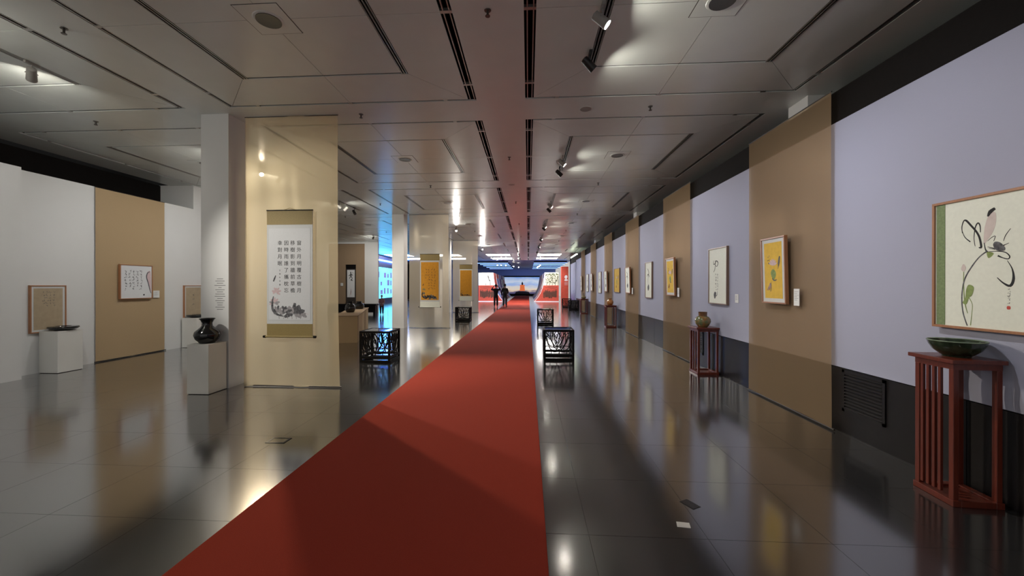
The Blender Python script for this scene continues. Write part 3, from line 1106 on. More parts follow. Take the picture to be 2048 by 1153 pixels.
XF = XR - 0.012        # back of frames on the lavender cloth
XFF = XR - 0.088       # back of frames over the sheer cloths
GP = 'pictures along the lavender wall'
pics = [
    ('large lotus flower painting with a green strip, above the green bowl', XF - .01, 3.155, 1.262, 0.73, 1.015, M_FRAME, M_PAPER, draw_big_lotus, 0, None, 0),
    ('yellow lotus picture in a pale mount on the nearest tan cloth', XFF, 5.555, 1.36, 0.52, 0.89, M_FRAME, M_MATW, draw_yellow(2), .05, M_YELLOW, R(1.5)),
    ('white calligraphy picture with a looping flower, above the mottled jar', XF, 7.32, 1.265, 0.69, 1.015, M_FRAMEG, M_PAPER, draw_loop(3), 0, None, 0),
    ('second yellow picture, on the second tan cloth of the lavender wall', XFF, 9.44, 1.37, 0.55, 0.87, M_FRAME, M_MATW, draw_yellow(6), .05, M_YELLOW, R(1.5)),
    ('white picture between the second and third tan cloths', XF, 11.40, 1.25, 0.62, 1.01, M_FRAMEG, M_PAPER, draw_simple(7), 0, None, 0),
    ('white picture in a cherry frame on the third tan cloth', XFF, 13.40, 1.35, 0.60, 0.86, M_FRAME, M_PAPER, draw_simple(8), 0, None, R(1.5)),
    ('bright yellow picture hung on bare lavender cloth above the amber vase', XF, 15.4, 1.34, 0.90, 0.92, M_FRAMEG, M_YELLOW, draw_yellow(9), 0, None, 0),
    ('white picture on the fourth tan cloth', XFF, 17.15, 1.35, 0.60, 0.87, M_FRAME, M_PAPER, draw_simple(10), 0, None, R(1.5)),
    ('white picture between the fourth and fifth tan cloths', XF, 19.06, 1.25, 0.75, 1.0, M_FRAMEG, M_PAPER, draw_simple(11), 0, None, 0),
    ('white picture on the fifth tan cloth', XFF, 21.0, 1.33, 0.62, 0.9, M_FRAME, M_PAPER, draw_simple(12), 0, None, R(1.5)),
    ('white picture between the fifth and sixth tan cloths', XF, 23.0, 1.25, 0.75, 1.0, M_FRAMEG, M_PAPER, draw_simple(13), 0, None, 0),
    ('farthest white picture, on the sixth tan cloth', XFF, 25.0, 1.30, 0.62, 0.9, M_FRAME, M_PAPER, draw_simple(14), 0, None, R(1.5)),
]
for lab, x, yc, z, pw, ph, fm, gm, dr, bd, pm, tl in pics:
    framed(lab, (x, yc, z), R(-90), pw, ph, fm, gm, dr, bd, pm, 0.020, 0.045, tl, GP)


def draw_cols(seed, ncol, nrow, m_ink, x0, z1, px, pz, s, extra=None):
    def d(art, wd, h):
        rnd = random.Random(seed)
        k = MB()
        for c in range(ncol):
            for r in range(nrow - (c % 2)):
                scribble(k, x0 - c * px + rnd.uniform(-.01, .01), z1 - r * pz, s, rnd, -.003)
        tag(k.build('calligraphy', m_ink, art), None, None, kind='stuff')
        if extra:
            extra(art, wd, h)
    return d


def petal_edge(art, wd, h):
    p = MB()
    p.blob([(wd * .34, h * .80), (wd * .44, h * .80), (wd * .455, h * .3), (wd * .43, h * .2), (wd * .37, h * .5), (wd * .31, h * .66)], 0, -.0012)
    tag(p.build('pink_petal', M_PINK, art), None, None, kind='stuff')
    g = MB()
    g.ribbon([(wd * .42, h * .81), (wd * .34, h * .77), (wd * .31, h * .64), (wd * .36, h * .48), (wd * .42, h * .25), (wd * .455, h * .16)], [.01, .02, .024, .022, .016, .012], 0, -.002)
    g.build('ink_edge', M_INKG, art)
    MB().blob([(wd * .2, h * .12), (wd * .235, h * .14), (wd * .25, h * .11), (wd * .22, h * .09)], 0, -.0015).build('ink_seal', M_INK, art)


framed('square white calligraphy picture with a petal edge on the tan cloth', (XL + 0.05, 8.49, 1.30), R(90), 0.75, 0.77, M_FRAME, M_PAPERW,
       draw_cols(21, 5, 7, M_INK, 0.10, 0.62, 0.085, 0.066, 0.06, petal_edge), 0, None, 0.018, 0.05, 0, 'pictures on the white wall')
framed('tan paper calligraphy above the near black dish on the white wall', (XL + 0.002, 6.87, 0.735), R(90), 0.56, 0.87, M_FRAME, M_MATW,
       draw_cols(22, 4, 6, M_INKG, 0.08, 0.74, 0.05, 0.05, 0.04), 0.035, M_KRAFT, 0.02, 0.045, 0, 'pictures on the white wall')
framed('tan paper picture on the white wall, partly behind the nearest pillar', (XL + 0.002, 10.08, 0.735), R(90), 0.58, 0.87, M_FRAME, M_MATW,
       draw_cols(23, 1, 3, M_INKG, 0.0, 0.62, 0.05, 0.12, 0.08), 0.035, M_KRAFT, 0.02, 0.045, 0, 'pictures on the white wall')


# ------------------------------------------------------------------ caption cards
def card(label, loc, rz, wd=0.095, h=0.20):
    root = empty('caption_card', loc, rz)
    MB().box(-wd / 2, wd / 2, -0.006, 0, 0, h).build('board', M_CARD, root)
    m = MB()
    for i in range(6):
        m.box(-wd * .36, wd * (.36 - .2 * ((i * 3) % 2)), -0.0066, -0.006, h * (.82 - .1 * i), h * (.82 - .1 * i) + .004)
    tag(m.build('printed_lines', M_GREYTXT, root), None, None, kind='stuff')
    tag(root, label, 'caption card', 'caption cards')


card('white caption card beside the yellow lotus picture on tan cloth', (XFF + 0.0, 5.15, 1.35), R(-90), 0.10, 0.21)
card('small pale caption card beside the looping calligraphy picture', (XF, 6.72, 1.32), R(-90), 0.10, 0.14)
card('white caption card beside the second yellow picture', (XFF + 0.0, 9.05, 1.35), R(-90), 0.10, 0.20)
card('caption card beside the cherry framed picture on the third tan cloth', (XFF + 0.0, 12.95, 1.33), R(-90), 0.12, 0.20)
card('white caption card beside the square picture on the white wall cloth', (XL + 0.05, 9.0, 1.31), R(90), 0.16, 0.17)
card('little white caption card on the brown cloth by the narrow scroll', (-11.5, 23.92, 1.58), 0, 0.16, 0.18)


# ------------------------------------------------------------------ rosewood stands
def stand(label, loc, s, h, slats, rz=0.0, solid=False):
    root = empty('rosewood_stand', loc, rz)
    a, lg = s / 2, 0.036
    t = MB()
    t.box(-a - .03, a + .008, -a - .03, a + .03, h - .03, h)
    t.build('top', M_ROSE, root, bevel=0.004)
    ap = MB()
    for sgn in (-1, 1):
        for ax in (0, 1):
            q0, q1 = (a - .02, a + .012), (a - .012, a - .0)
            pts = [(-a, -.028), (a, -.028)]
            lo, hi = (sgn * (a - .03), sgn * (a + .006)), None
            x0, x1 = sorted((sgn * (a - .03), sgn * a))
            if ax == 0:
                ap.box(x0, x1, -a, a, h - .075, h - .03)
            else:
                ap.box(-a + .03, a - .03, x0, x1, h - .075, h - .03)
    ap.build('apron', M_ROSE, root)
    for sx in (-1, 1):
        for sy in (-1, 1):
            x0, x1 = sorted((sx * a, sx * (a - lg)))
            y0, y1 = sorted((sy * a, sy * (a - lg)))
            MB().box(x0, x1, y0, y1, 0.03, h - .075).build('leg', M_ROSE, root, bevel=0.003)
    if slats:
        sm = MB().box(0, 0.018, 0, 0.022, 0.065, h - .075).mesh('slat')
        sm.materials.append(M_ROSE)
        for sx in (-1,):
            for i in range(slats):
                o = bpy.data.objects.new('slat', sm)
                COL.objects.link(o)
                o.parent = root
                yy = -a + lg + (s - 2 * lg) * (i + 1) / (slats + 1) - .011
                if slats > 3:
                    yy += 0.03
                o.location = (-a + .004 if sx < 0 else a - .022, yy, 0)
    b = MB()
    for sgn in (-1, 1):
        x0, x1 = sorted((sgn * (a + .008), sgn * (a - .045)))
        b.box(x0, x1, -a - .008, a + .008, 0.0, 0.045)
        b.box(-a + .045, a - .045, x0, x1, 0.0, 0.045)
    b.build('base_rail', M_ROSE, root, bevel=0.003)
    MB().box(-a + .045, a - .045, -a + .045, a - .045, 0.012, 0.03).build('base_board', M_ROSE, root)
    tag(root, label, 'stand', 'rosewood stands along the lavender wall')
    return root


stand('tall slatted rosewood stand under the green bowl, nearest the viewer', (3.235, 3.21, 0), 0.31, 1.065, 4, R(-4))
stand('rosewood stand carrying the mottled green jar', (3.215, 7.5, 0), 0.36, 0.845, 2)
stand('rosewood stand carrying the amber vase along the lavender wall', (3.16, 15.55, 0), 0.38, 0.845, 2)
stand('farthest rosewood stand along the lavender wall, with a small vase', (3.18, 22.95, 0), 0.38, 0.845, 2)


def pot(name, label, cat, loc, prof, m, parts=(), scale=1.0):
    root = empty(name, loc)
    MB().lathe([(r * scale, z * scale) for r, z in prof], 36).build('body', m, root, True)
    for nm, pr, mm in parts:
        MB().lathe([(r * scale, z * scale) for r, z in pr + pr[:1]], 36, cap=False).build(nm, mm, root, True)
    tag(root, label, cat)
    return root


pot('ceramic_bowl', 'wide dark green glazed bowl on the nearest rosewood stand', 'bowl', (3.235, 3.21, 1.065),
    [(.075, 0), (.08, .012), (.088, .014), (.128, .05), (.150, .09), (.158, .118), (.152, .118), (.142, .092), (.115, .05), (.05, .028)], M_GREENGLAZE,
    [('rim', [(.156, .114), (.162, .118), (.157, .124), (.150, .118)], mat('worn green rim', (.20, .26, .18), .2, noise=.3))])
pot('ceramic_jar', 'round mottled green and ochre jar with a brown neck', 'jar', (3.18, 7.46, 0.845),
    [(.075, 0), (.085, .012), (.115, .05), (.135, .10), (.130, .145), (.10, .185), (.072, .20)], M_JAR,
    [('neck', [(.070, .195), (.072, .21), (.074, .27), (.078, .275), (.070, .275), (.064, .25), (.062, .21)], mat('brown glaze', (.22, .11, .05), .25, noise=.3))])
pot('ceramic_vase', 'small amber glazed vase on the third rosewood stand', 'vase', (3.14, 15.5, 0.845),
    [(.07, 0), (.08, .01), (.12, .07), (.13, .13), (.10, .19), (.06, .215), (.055, .24), (.075, .26), (.06, .262), (.045, .24)], M_AMBER)
pot('ceramic_vase', 'small olive vase with a slim neck on the farthest rosewood stand', 'vase', (3.16, 22.9, 0.845),
    [(.08, 0), (.11, .03), (.14, .09), (.10, .15), (.035, .18), (.03, .27), (.045, .30), (.03, .30), (.02, .27)], M_JAR)


# ------------------------------------------------------------------ plinths and black ware
def plinth(label, x0, x1, y0, y1, h, m=None):
    root = empty('display_plinth', ((x0 + x1) / 2, (y0 + y1) / 2, 0))
    a, b = (x1 - x0) / 2, (y1 - y0) / 2
    MB().box(-a, a, -b, b, 0.008, h - .018).build('body', m or M_PLINTH, root, bevel=0.002)
    MB().box(-a - .001, a + .001, -b - .001, b + .001, h - .018, h).build('top', m or M_PLINTH, root, bevel=0.002)
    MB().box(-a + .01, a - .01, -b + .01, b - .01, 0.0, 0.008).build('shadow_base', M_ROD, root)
    tag(root, label, 'plinth')
    return root


plinth('white plinth under the black vase, in front of the nearest pillar', -5.0, -4.67, 5.54, 5.89, 0.735)
plinth('white plinth under the flat black dish, nearest on the white wall', -8.895, -8.53, 6.71, 7.12, 0.765)
plinth('white plinth by the white wall, mostly behind the black vase', -8.895, -8.50, 9.70, 10.1, 0.765)
pot('ceramic_vase', 'black glazed vase with a flared neck on the white plinth', 'vase', (-4.84, 5.72, 0.735),
    [(.10, 0), (.105, .012), (.15, .06), (.172, .12), (.16, .17), (.10, .225), (.07, .26), (.066, .30), (.085, .345), (.105, .365), (.10, .372), (.07, .345), (.055, .30)], M_BLACKGLAZE)


def dish(label, loc):
    pot('ceramic_dish', label, 'dish', loc,
        [(.12, 0), (.13, .012), (.19, .03), (.215, .055), (.205, .075), (.15, .082), (.11, .078), (.10, .06)], M_BLACKGLAZE)


dish('flat black dish on the nearest white plinth by the wall', (-8.68, 6.92, 0.765))
dish('flat black dish behind the black vase, on the farther white plinth', (-8.675, 9.9, 0.765))

# low tan display block deeper in the left hall
pb = empty('display_block', (-5.72, 12.75, 0), R(18.5))
MB().box(-0.30, 0.30, -2.1, 2.1, 0.0, 0.74).build('body', M_TAN, pb, bevel=0.004)
MB().box(-0.32, 0.32, -2.12, 2.12, 0.74, 0.765).build('top', M_BROWNCLOTH, pb)
tag(pb, 'low tan display block carrying dark vases, beyond the golden cloth', 'display block')
vp = [(.10, 0), (.13, .03), (.16, .12), (.14, .22), (.08, .27), (.075, .30), (.10, .33), (.085, .335), (.06, .30)]
pot('ceramic_vase', 'dark vase on the tan display block, nearer one', 'vase', (-5.55, 12.1, 0.765), vp, M_BLACKGLAZE)
pot('ceramic_vase', 'dark wide jar on the tan display block, behind another vase', 'vase', (-6.05, 13.9, 0.765), [(r * 1.15, z * .8) for r, z in vp], M_BLACKGLAZE)
# black bench before the cross wall
bb = empty('long_bench', (-9.75, 21.6, 0), R(4))
MB().box(-1.35, 1.35, -.25, .25, .50, .58).build('seat', M_EBONY, bb, bevel=.005)
for sx in (-1, 1):
    MB().box(sx * 1.25 - .06, sx * 1.25 + .06, -.23, .23, 0, .50).build('leg', M_EBONY, bb)
MB().box(-1.2, 1.2, -.02, .02, .1, .50).build('stretcher_panel', M_EBONY, bb)
tag(bb, 'long black bench in front of the far cross wall', 'bench')


# ------------------------------------------------------------------ carved stools
def lattice_mesh(s, z0, z1):
    """carved lotus panel in the x-z plane"""
    m = MB()
    d0, d1 = -0.009, 0.009
    a = s / 2
    H = z1 - z0

    def P(u, v):
        return (u * a, z0 + v * H)

    def st(pts, wd):
        m.ribbon([P(*q) for q in pts], wd * .8, d0, d1)
    for sg in (-1, 1):
        st([(0.0, .16), (sg * .22, .42), (sg * .20, .72), (0, 1.0)], .020)               # centre petal
        st([(sg * .05, .14), (sg * .42, .38), (sg * .52, .70), (sg * .46, 1.0)], .022)
        st([(sg * .46, 1.0), (sg * .26, .78), (sg * .17, .52), (sg * .06, .30)], .020)
        st([(sg * .06, .12), (sg * .62, .22), (sg * .86, .50), (sg * .96, .84)], .022)
        st([(sg * .96, .84), (sg * .66, .68), (sg * .46, .48), (sg * .25, .26)], .018)
        st([(sg * .98, .62), (sg * .80, .52), (sg * .7, .36)], .014)
        st([(sg * .10, .12), (sg * .4, .10), (sg * .7, .18), (sg * .98, .14)], .018)
        st([(sg * .55, .14), (sg * .58, .05), (sg * .5, 0)], .016)
        st([(sg * .92, 1.0), (sg * .82, .86), (sg * .97, .78)], .014)
        st([(sg * .30, .86), (sg * .36, .72), (sg * .26, .62)], .014)
        st([(sg * .70, .86), (sg * .62, .76), (sg * .72, .66)], .014)
    st([(-.10, .66), (0, .74), (.10, .66), (0, .56), (-.10, .66)], .014)
    st([(-.14, .30), (0, .38), (.14, .30), (0, .2), (-.14, .30)], .016)
    st([(0, 0), (.02, .1), (0, .2)], .022)
    me = m.mesh('lotus_lattice')
    me.materials.append(M_EBONY)
    return me


S_, H_ = 0.65, 0.655
LAT = lattice_mesh(S_ - 0.09, 0.135, H_ - 0.05)


def make_stool(loc, s_rot=0):
    root = empty('carved_stool', loc, s_rot)
    a, t = S_ / 2, 0.045
    for sx in (-1, 1):
        for sy in (-1, 1):
            x0, x1 = sorted((sx * a, sx * (a - t)))
            y0, y1 = sorted((sy * a, sy * (a - t)))
            MB().box(x0, x1, y0, y1, 0, H_ - t).build('post', M_EBONY, root, bevel=0.003)
    tr, br, fr = MB(), MB(), MB()
    for sg in (-1, 1):
        x0, x1 = sorted((sg * a, sg * (a - t)))
        tr.box(x0, x1, -a, a, H_ - t, H_).box(-a + t, a - t, x0, x1, H_ - t, H_)
        br.box(x0, x1, -a + t, a - t, .085, .13).box(-a + t, a - t, x0, x1, .085, .13)
        fr.box(x0, x1, -a + t, a - t, .0, .045).box(-a + t, a - t, x0, x1, .0, .045)
    tr.build('top_frame', M_EBONY, root, bevel=0.004)
    br.build('lower_rail', M_EBONY, root)
    fr.build('foot_rail', M_EBONY, root)
    MB().box(-a + t, a - t, -a + t, a - t, H_ - .014, H_ - .004).build('glass_top', M_GLASS, root)
    for k in range(4):
        o = bpy.data.objects.new('lotus_lattice', LAT)
        COL.objects.link(o)
        o.parent = root
        ang = k * math.pi / 2
        o.rotation_euler = (0, 0, ang)
        o.location = (math.sin(ang) * (a - t / 2), -math.cos(ang) * (a - t / 2), 0)
    return root


stools = [((0.655, 8.84, 0), 'black carved lotus stool nearest on the right of the red carpet'),
          ((0.69, 16.25, 0), 'black carved lotus stool just behind the nearest one right of the carpet'),
          ((-3.17, 8.36, 0), 'large black carved lotus stool beside the golden sheer cloth'),
          ((-2.88, 17.6, 0), 'black carved lotus stool below the farthest orange scroll'),
          ((2.82, 29.6, 0), 'small far carved stool in front of the red pillar'),
          ((2.95, 26.2, 0), 'dark carved stool standing close to the end of the lavender wall')]
s0 = make_stool(stools[0][0])
for i, (lc, lab) in enumerate(stools):
    o = s0 if i == 0 else copy_tree(s0, lc)
    tag(o, lab, 'stool', 'black carved lotus stools')


# ------------------------------------------------------------------ lamps
def aim(d):
    return d.to_track_quat('-Z', 'Y').to_matrix().to_4x4()


def spot(name, label, loc, target, power, size=60, blend=0.6, color=(1, .93, .82), housing=None, lit=True, group='track lamps', soft=0.03, scale=1.0, lens=None):
    """track lamp: adapter on the rail, stem, yoke, head and lens"""
    root = empty(name, (loc[0], loc[1], 0))
    hm = housing or M_LAMPG
    zt, zh = ZC - 0.004, loc[2]
    MB().box(-.016, .016, -.07, .07, zt - .03, zt).build('adapter', hm, root)
    MB().tube([(0, 0, zt - .03), (0, 0, zh + .05)], .009, 8).build('stem', hm, root, True)
    d = (Vector(target) - Vector(loc)).normalized()
    mtx = Matrix.Translation((0, 0, zh)) @ aim(d)
    s = scale
    head = MB().lathe([(.02 * s, .11 * s), (.042 * s, .10 * s), (.046 * s, .0), (.05 * s, -.06 * s), (.044 * s, -.06 * s), (.040 * s, -.04 * s)], 16)
    head.v = [tuple(mtx @ Vector(p)) for p in head.v]
    hd = head.build('head', hm, root, True)
    ln = MB().lathe([(.041 * s, -.046 * s), (.041 * s, -.042 * s)], 16)
    ln.v = [tuple(mtx @ Vector(p)) for p in ln.v]
    ln.build('lens', (lens or M_LENS) if lit else M_LENSOFF, hd)
    yk = MB().tube([tuple(mtx @ Vector((.052 * s, 0, .03 * s))), (0, 0, zh + .075), tuple(mtx @ Vector((-.052 * s, 0, .03 * s)))], .006, 6)
    yk.build('yoke', hm, root)
    tag(root, label, 'track lamp', group)
    if lit and power > 0:
        l = bpy.data.lights.new('spot', 'SPOT')
        l.energy = power
        l.spot_size = R(size)
        l.spot_blend = blend
        l.color = color
        l.shadow_soft_size = soft
        lo = bpy.data.objects.new('spot_light', l)
        COL.objects.link(lo)
        lo.parent = root
        lo.matrix_local = Matrix.Translation(d * (.075 * s)) @ mtx
    return root


TX = 0.71          # the track over the aisle
COOL = (0.90, 0.92, 1.0)
for k in range(0, 8):  # row zero is out of view; its lamp is added for bounce light
    yc = row_y(k) + W / 2
    for j, dy in enumerate((0.0, 0.77)):
        if k == 0 and j == 1:
            continue
        ly = yc + dy
        # each lamp lights the pictures ahead and beside it
        ty = yc + (-0.2 if j == 0 else 1.75)
        spot('track_lamp', '%s lamp along the aisle track, %s of the %s ceiling square' % ('grey' if j == 0 else 'black-backed', ('near one', 'far one')[j], (['unseen added-lamp overhead'] + ORD)[k]), (TX, ly, 4.13), (XR, ty, 1.75), P_WALL, 82, 0.9, COOL,
             M_LAMPG if j == 0 else M_LAMPB, True, 'lamps on the aisle track')
LX = -5.95
GL = 'lamps on the left hall track'
spot('track_lamp', 'lamp aimed at the large calligraphy scroll, nearest on the left track', (LX, 3.05, 4.12), (-3.65, 6.0, 1.5), P_SCROLL * 2.1, 40, 0.8, (1, .95, .86), None, True, GL)
spot('track_lamp', 'added unseen lamp lighting the white wall beside the viewer', (LX, 0.4, 4.12), (XL, 1.5, 1.7), P_LEFT, 95, 0.9, (.92, .96, 1), None, True, GL)  # out-of-view lamp added to bring more bounce light
spot('track_lamp', 'pale grey lamp on the left hall track above the near white wall', (LX, 4.42, 4.12), (XL, 6.7, 1.7), P_LEFT, 95, 0.9, (.92, .96, 1), None, True, GL)
spot('track_lamp', 'bright lamp seen shining through the golden sheer cloth', (-5.98, 8.57, 4.12), (-2.6, 5.5, 0.3), P_CARPET, 80, 0.5, (1, .89, .72), None, True, GL, 0.05, lens=M_LENSV)
spot('track_lamp', 'lamp aimed at the square picture on the white wall', (LX, 7.6, 4.12), (XL, 8.6, 1.7), P_LEFT, 95, 0.9, (.92, .96, 1), None, True, GL)
spot('track_lamp', 'lamp aimed at the far end of the white wall', (LX, 9.15, 4.12), (XL, 10.6, 1.7), P_LEFT * .8, 95, 0.9, (.92, .96, 1), None, True, GL)
for j, (ly, tg, pw, lab) in enumerate(((11.75, (-5.4, 14.0, .5), P_SCROLL, 'first of four clustered lamps over the tan display block'),
                                       (12.2, (-3.7, 14.7, 1.6), P_SCROLL, 'second of four clustered lamps over the tan display block'),
                                       (12.65, (XL, 13.5, 1.5), P_LEFT * .6, 'third of four clustered lamps over the tan display block'),
                                       (13.3, (-3.2, 12.0, 0), 0, 'dark last lamp of the cluster over the tan display block'))):
    spot('track_lamp', lab, (LX, ly, 4.10), tg, pw, 70, 0.8, (1, .93, .82), M_LAMPB if j == 3 else None, pw > 0, GL)
GB = 'lamps facing the viewer beyond the sheer cloths'
spot('track_lamp', 'glaring lamp just past the pale sheer cloth of the orange scroll', (-3.29, 18.0, 4.13), (-1.6, 12.8, 0.3), P_CARPET * .55, 110, 0.8, (1, .93, .84), None, True, GB, lens=M_LENSV)
spot('track_lamp', 'glaring lamp farther down, above the farthest orange scroll', (-3.18, 27.5, 4.13), (-1.4, 20.8, 0.3), P_CARPET * .8, 115, 0.8, (1, .93, .84), None, True, GB, lens=M_LENSV)
spot('track_lamp', 'lamp lighting the farthest orange scroll', (LX, 20.9, 4.12), (-3.7, 23.3, 1.7), P_SCROLL, 70, 0.8, (1, .93, .82), None, True, GL)
spot('track_lamp', 'white lamp in front of the far cross wall', (-8.2, 20.6, 4.12), (-10.7, 24.0, 1.6), P_SCROLL * 1.3, 100, 0.9, (1, .95, .88), None, True, GL)
# far exhibition lamps
fx = [(-3.4, 44.0), (-2.55, 45.5), (-1.75, 47.5), (-1.2, 49.5), (-3.0, 44.2), (1.35, 44.5), (1.28, 46.5), (1.22, 48.5), (1.16, 50.5)]
for i, (x, yy) in enumerate(fx):
    tg = (-4.0, 39.4, 1.4) if i in (0, 4) else ((2.0, 39.4, 1.4) if i == 5 else (-0.9, yy - 9, 0.5))
    spot('track_lamp', '%s bright lamp of the row over the curved exhibition walls, %s side' % (ORD[i if i < 5 else i - 5], 'soldier-print' if i < 5 else 'red-pillar'),
         (x, yy, 3.9), (x + (tg[0] - x) * .3, yy - 6, 1.5), 0, 70, .7, (1, .95, .95), None, True, 'lamps over the curved exhibition walls', scale=1.2, lens=M_LENSV)
spot('track_lamp', 'lamp washing the soldier print on the far curved wall', (-3.3, 36.6, 4.12), (-3.9, 39.5, 1.3), P_FAR, 100, .9, (1, .9, .85), None, True, 'lamps washing the far prints')
spot('track_lamp', 'lamp washing the tree print beside the far red pillar', (1.0, 36.6, 4.12), (2.3, 39.6, 1.3), P_FAR, 100, .9, (1, .9, .85), None, True, 'lamps washing the far prints')
spot('track_lamp', 'lamp shining down on the far end of the red carpet', (-0.9, 36.2, 4.12), (-0.9, 33.2, 0), P_FAR * 1.3, 100, .9, (1, .9, .85), None, True, 'lamps washing the far prints')


# ------------------------------------------------------------------ ceiling fittings
def downlight_root(loc):
    root = empty('ceiling_downlight', loc)
    m = MB()
    s = .22
    m.box(-s, s, -s, s, ZC - .004, ZC).build('square_plate', M_CEIL, root)
    MB().box(-s - .008, s + .008, -s - .008, s + .008, ZC - .001, ZC).build('dark_gap_sheet', M_ROD, root)  # dark sheet added to draw the shaded gap round the plate
    MB().lathe([(.125, ZC - .012), (.14, ZC - .010), (.145, ZC - .004), (.125, ZC - .004)], 24).build('trim_ring', M_CEIL, root, True)
    MB().lathe([(.10, ZC - .016), (.118, ZC - .018), (.118, ZC - .004)], 24).build('dark_lens', mat('unlit smoked lens', (.06, .058, .055), .3, noise=.1), root, True)
    return root


names = {0: 'bay above the aisle right side', 1: 'bay left of the aisle', 2: 'bay above the left hall'}
d0 = None
for k in range(1, 7):
    for ci in (0, 1, 2):
        lc = (COLS[ci] + W / 2, row_y(k) + W / 2, 0)
        if d0 is None:
            d0 = downlight_root(lc)
            o = d0
        else:
            o = copy_tree(d0, lc)
        tag(o, 'unlit round downlight in the %s ceiling square of the %s' % (ORD[k - 1], names[ci]), 'downlight', 'unlit downlights in the ceiling squares')


def sprinkler_root(loc):
    root = empty('fire_sprinkler', loc)
    MB().lathe([(.032, ZC - .006), (.034, ZC), (.02, ZC)], 16).build('escutcheon', M_CHROME, root, True)
    MB().lathe([(.011, ZC - .055), (.011, ZC - .006)], 10).build('stem', M_CHROME, root, True)
    MB().lathe([(.024, ZC - .060), (.024, ZC - .054)], 12).build('deflector', M_CHROME, root, True)
    return root


sp0 = None
for k in range(1, 7):
    yb = row_y(k) + W + (PIT - W) / 2
    ym = row_y(k) + W / 2
    spots = [(-0.394, ym, 'long strip over the red carpet'), (-4.824, ym, 'strip along the pillars')]
    spots += [(COLS[0] + W / 2, yb, 'cross strip above the aisle right side'), (COLS[1] + W / 2, yb, 'cross strip left of the carpet'), (COLS[2] + W / 2, yb, 'cross strip of the left hall')]
    for x, yy, wh in spots:
        if sp0 is None:
            sp0 = sprinkler_root((x, yy, 0))
            o = sp0
        else:
            o = copy_tree(sp0, (x, yy, 0))
        tag(o, '%s ceiling sprinkler on the %s' % (ORD[k - 1], wh), 'sprinkler', 'ceiling sprinklers')
for i, (x, yy, lab) in enumerate(((0.87, 6.09, 'round ceiling speaker on the nearest cross strip by the aisle lamps'), (-0.44, 10.53, 'round ceiling speaker where the second cross strip meets the long strip'))):
    root = empty('ceiling_speaker', (x, yy, 0))
    MB().lathe([(.085, ZC - .006), (.092, ZC - .004), (.092, ZC)], 24).build('ring', M_CEIL, root, True)
    MB().lathe([(.07, ZC - .0065), (.084, ZC - .0075), (.084, ZC - .002)], 24).build('grille', M_LAMPG, root, True)
    tag(root, lab, 'speaker', 'ceiling speakers')

# ------------------------------------------------------------------ small things on the floor
o = MB().add([(-.045, -.025, .001), (.04, -.035, .001), (.05, .02, .003), (-.03, .035, .001), (-.045, -.025, .002), (.04, -.035, .002), (.05, .02, .004), (-.03, .035, .002)],
             [(0, 3, 2, 1), (4, 5, 6, 7), (0, 1, 5, 4), (1, 2, 6, 5), (2, 3, 7, 6), (3, 0, 4, 7)]).build('paper_scrap', M_CARD, None, False, (1.03, 2.72, 0))
tag(o, 'small white paper scrap lying on the dark floor', 'paper')
fs = empty('floor_socket', (-2.57, 3.95, 0))
m = MB()
m.box(-.10, .10, -.07, -.05, 0, .004).box(-.10, .10, .05, .07, 0, .004).box(-.10, -.08, -.05, .05, 0, .004).box(.08, .10, -.05, .05, 0, .004)
m.build('rim', M_STEEL, fs)
MB().box(-.08, .08, -.05, .05, 0, .002).build('lid', M_TILE, fs)
tag(fs, 'metal floor socket with a dark rim beside the red carpet', 'floor socket')
fs = empty('floor_socket', (1.18, 2.98, 0), R(30))
MB().box(-.035, .035, -.055, .055, 0, .002).build('lid', M_STAIN, fs)
MB().box(-.04, .04, -.06, .06, 0, .001).build('rim', M_STEEL, fs)
tag(fs, 'small dark cover plate in the floor near the paper scrap', 'floor socket')


# ------------------------------------------------------------------ people
def skin_obj(name, verts, edges, radii, m, parent, sub=1, root=0):
    me = bpy.data.meshes.new(name)
    me.from_pydata(verts, edges, [])
    me.materials.append(m)
    o = bpy.data.objects.new(name, me)
    COL.objects.link(o)
    o.parent = parent
    md = o.modifiers.new('skin', 'SKIN')
    md.use_smooth_shade = True
    sv = me.skin_vertices[0].data
    for i, r in enumerate(radii):
        rr = r if isinstance(r, tuple) else (r, r)
        sv[i].radius = rr
        sv[i].use_root = (i == root)
    sb = o.modifiers.new('sub', 'SUBSURF')
    sb.levels = sub
    sb.render_levels = sub
    return o


def chain(pts):
    return [(i, i + 1) for i in range(len(pts) - 1)]


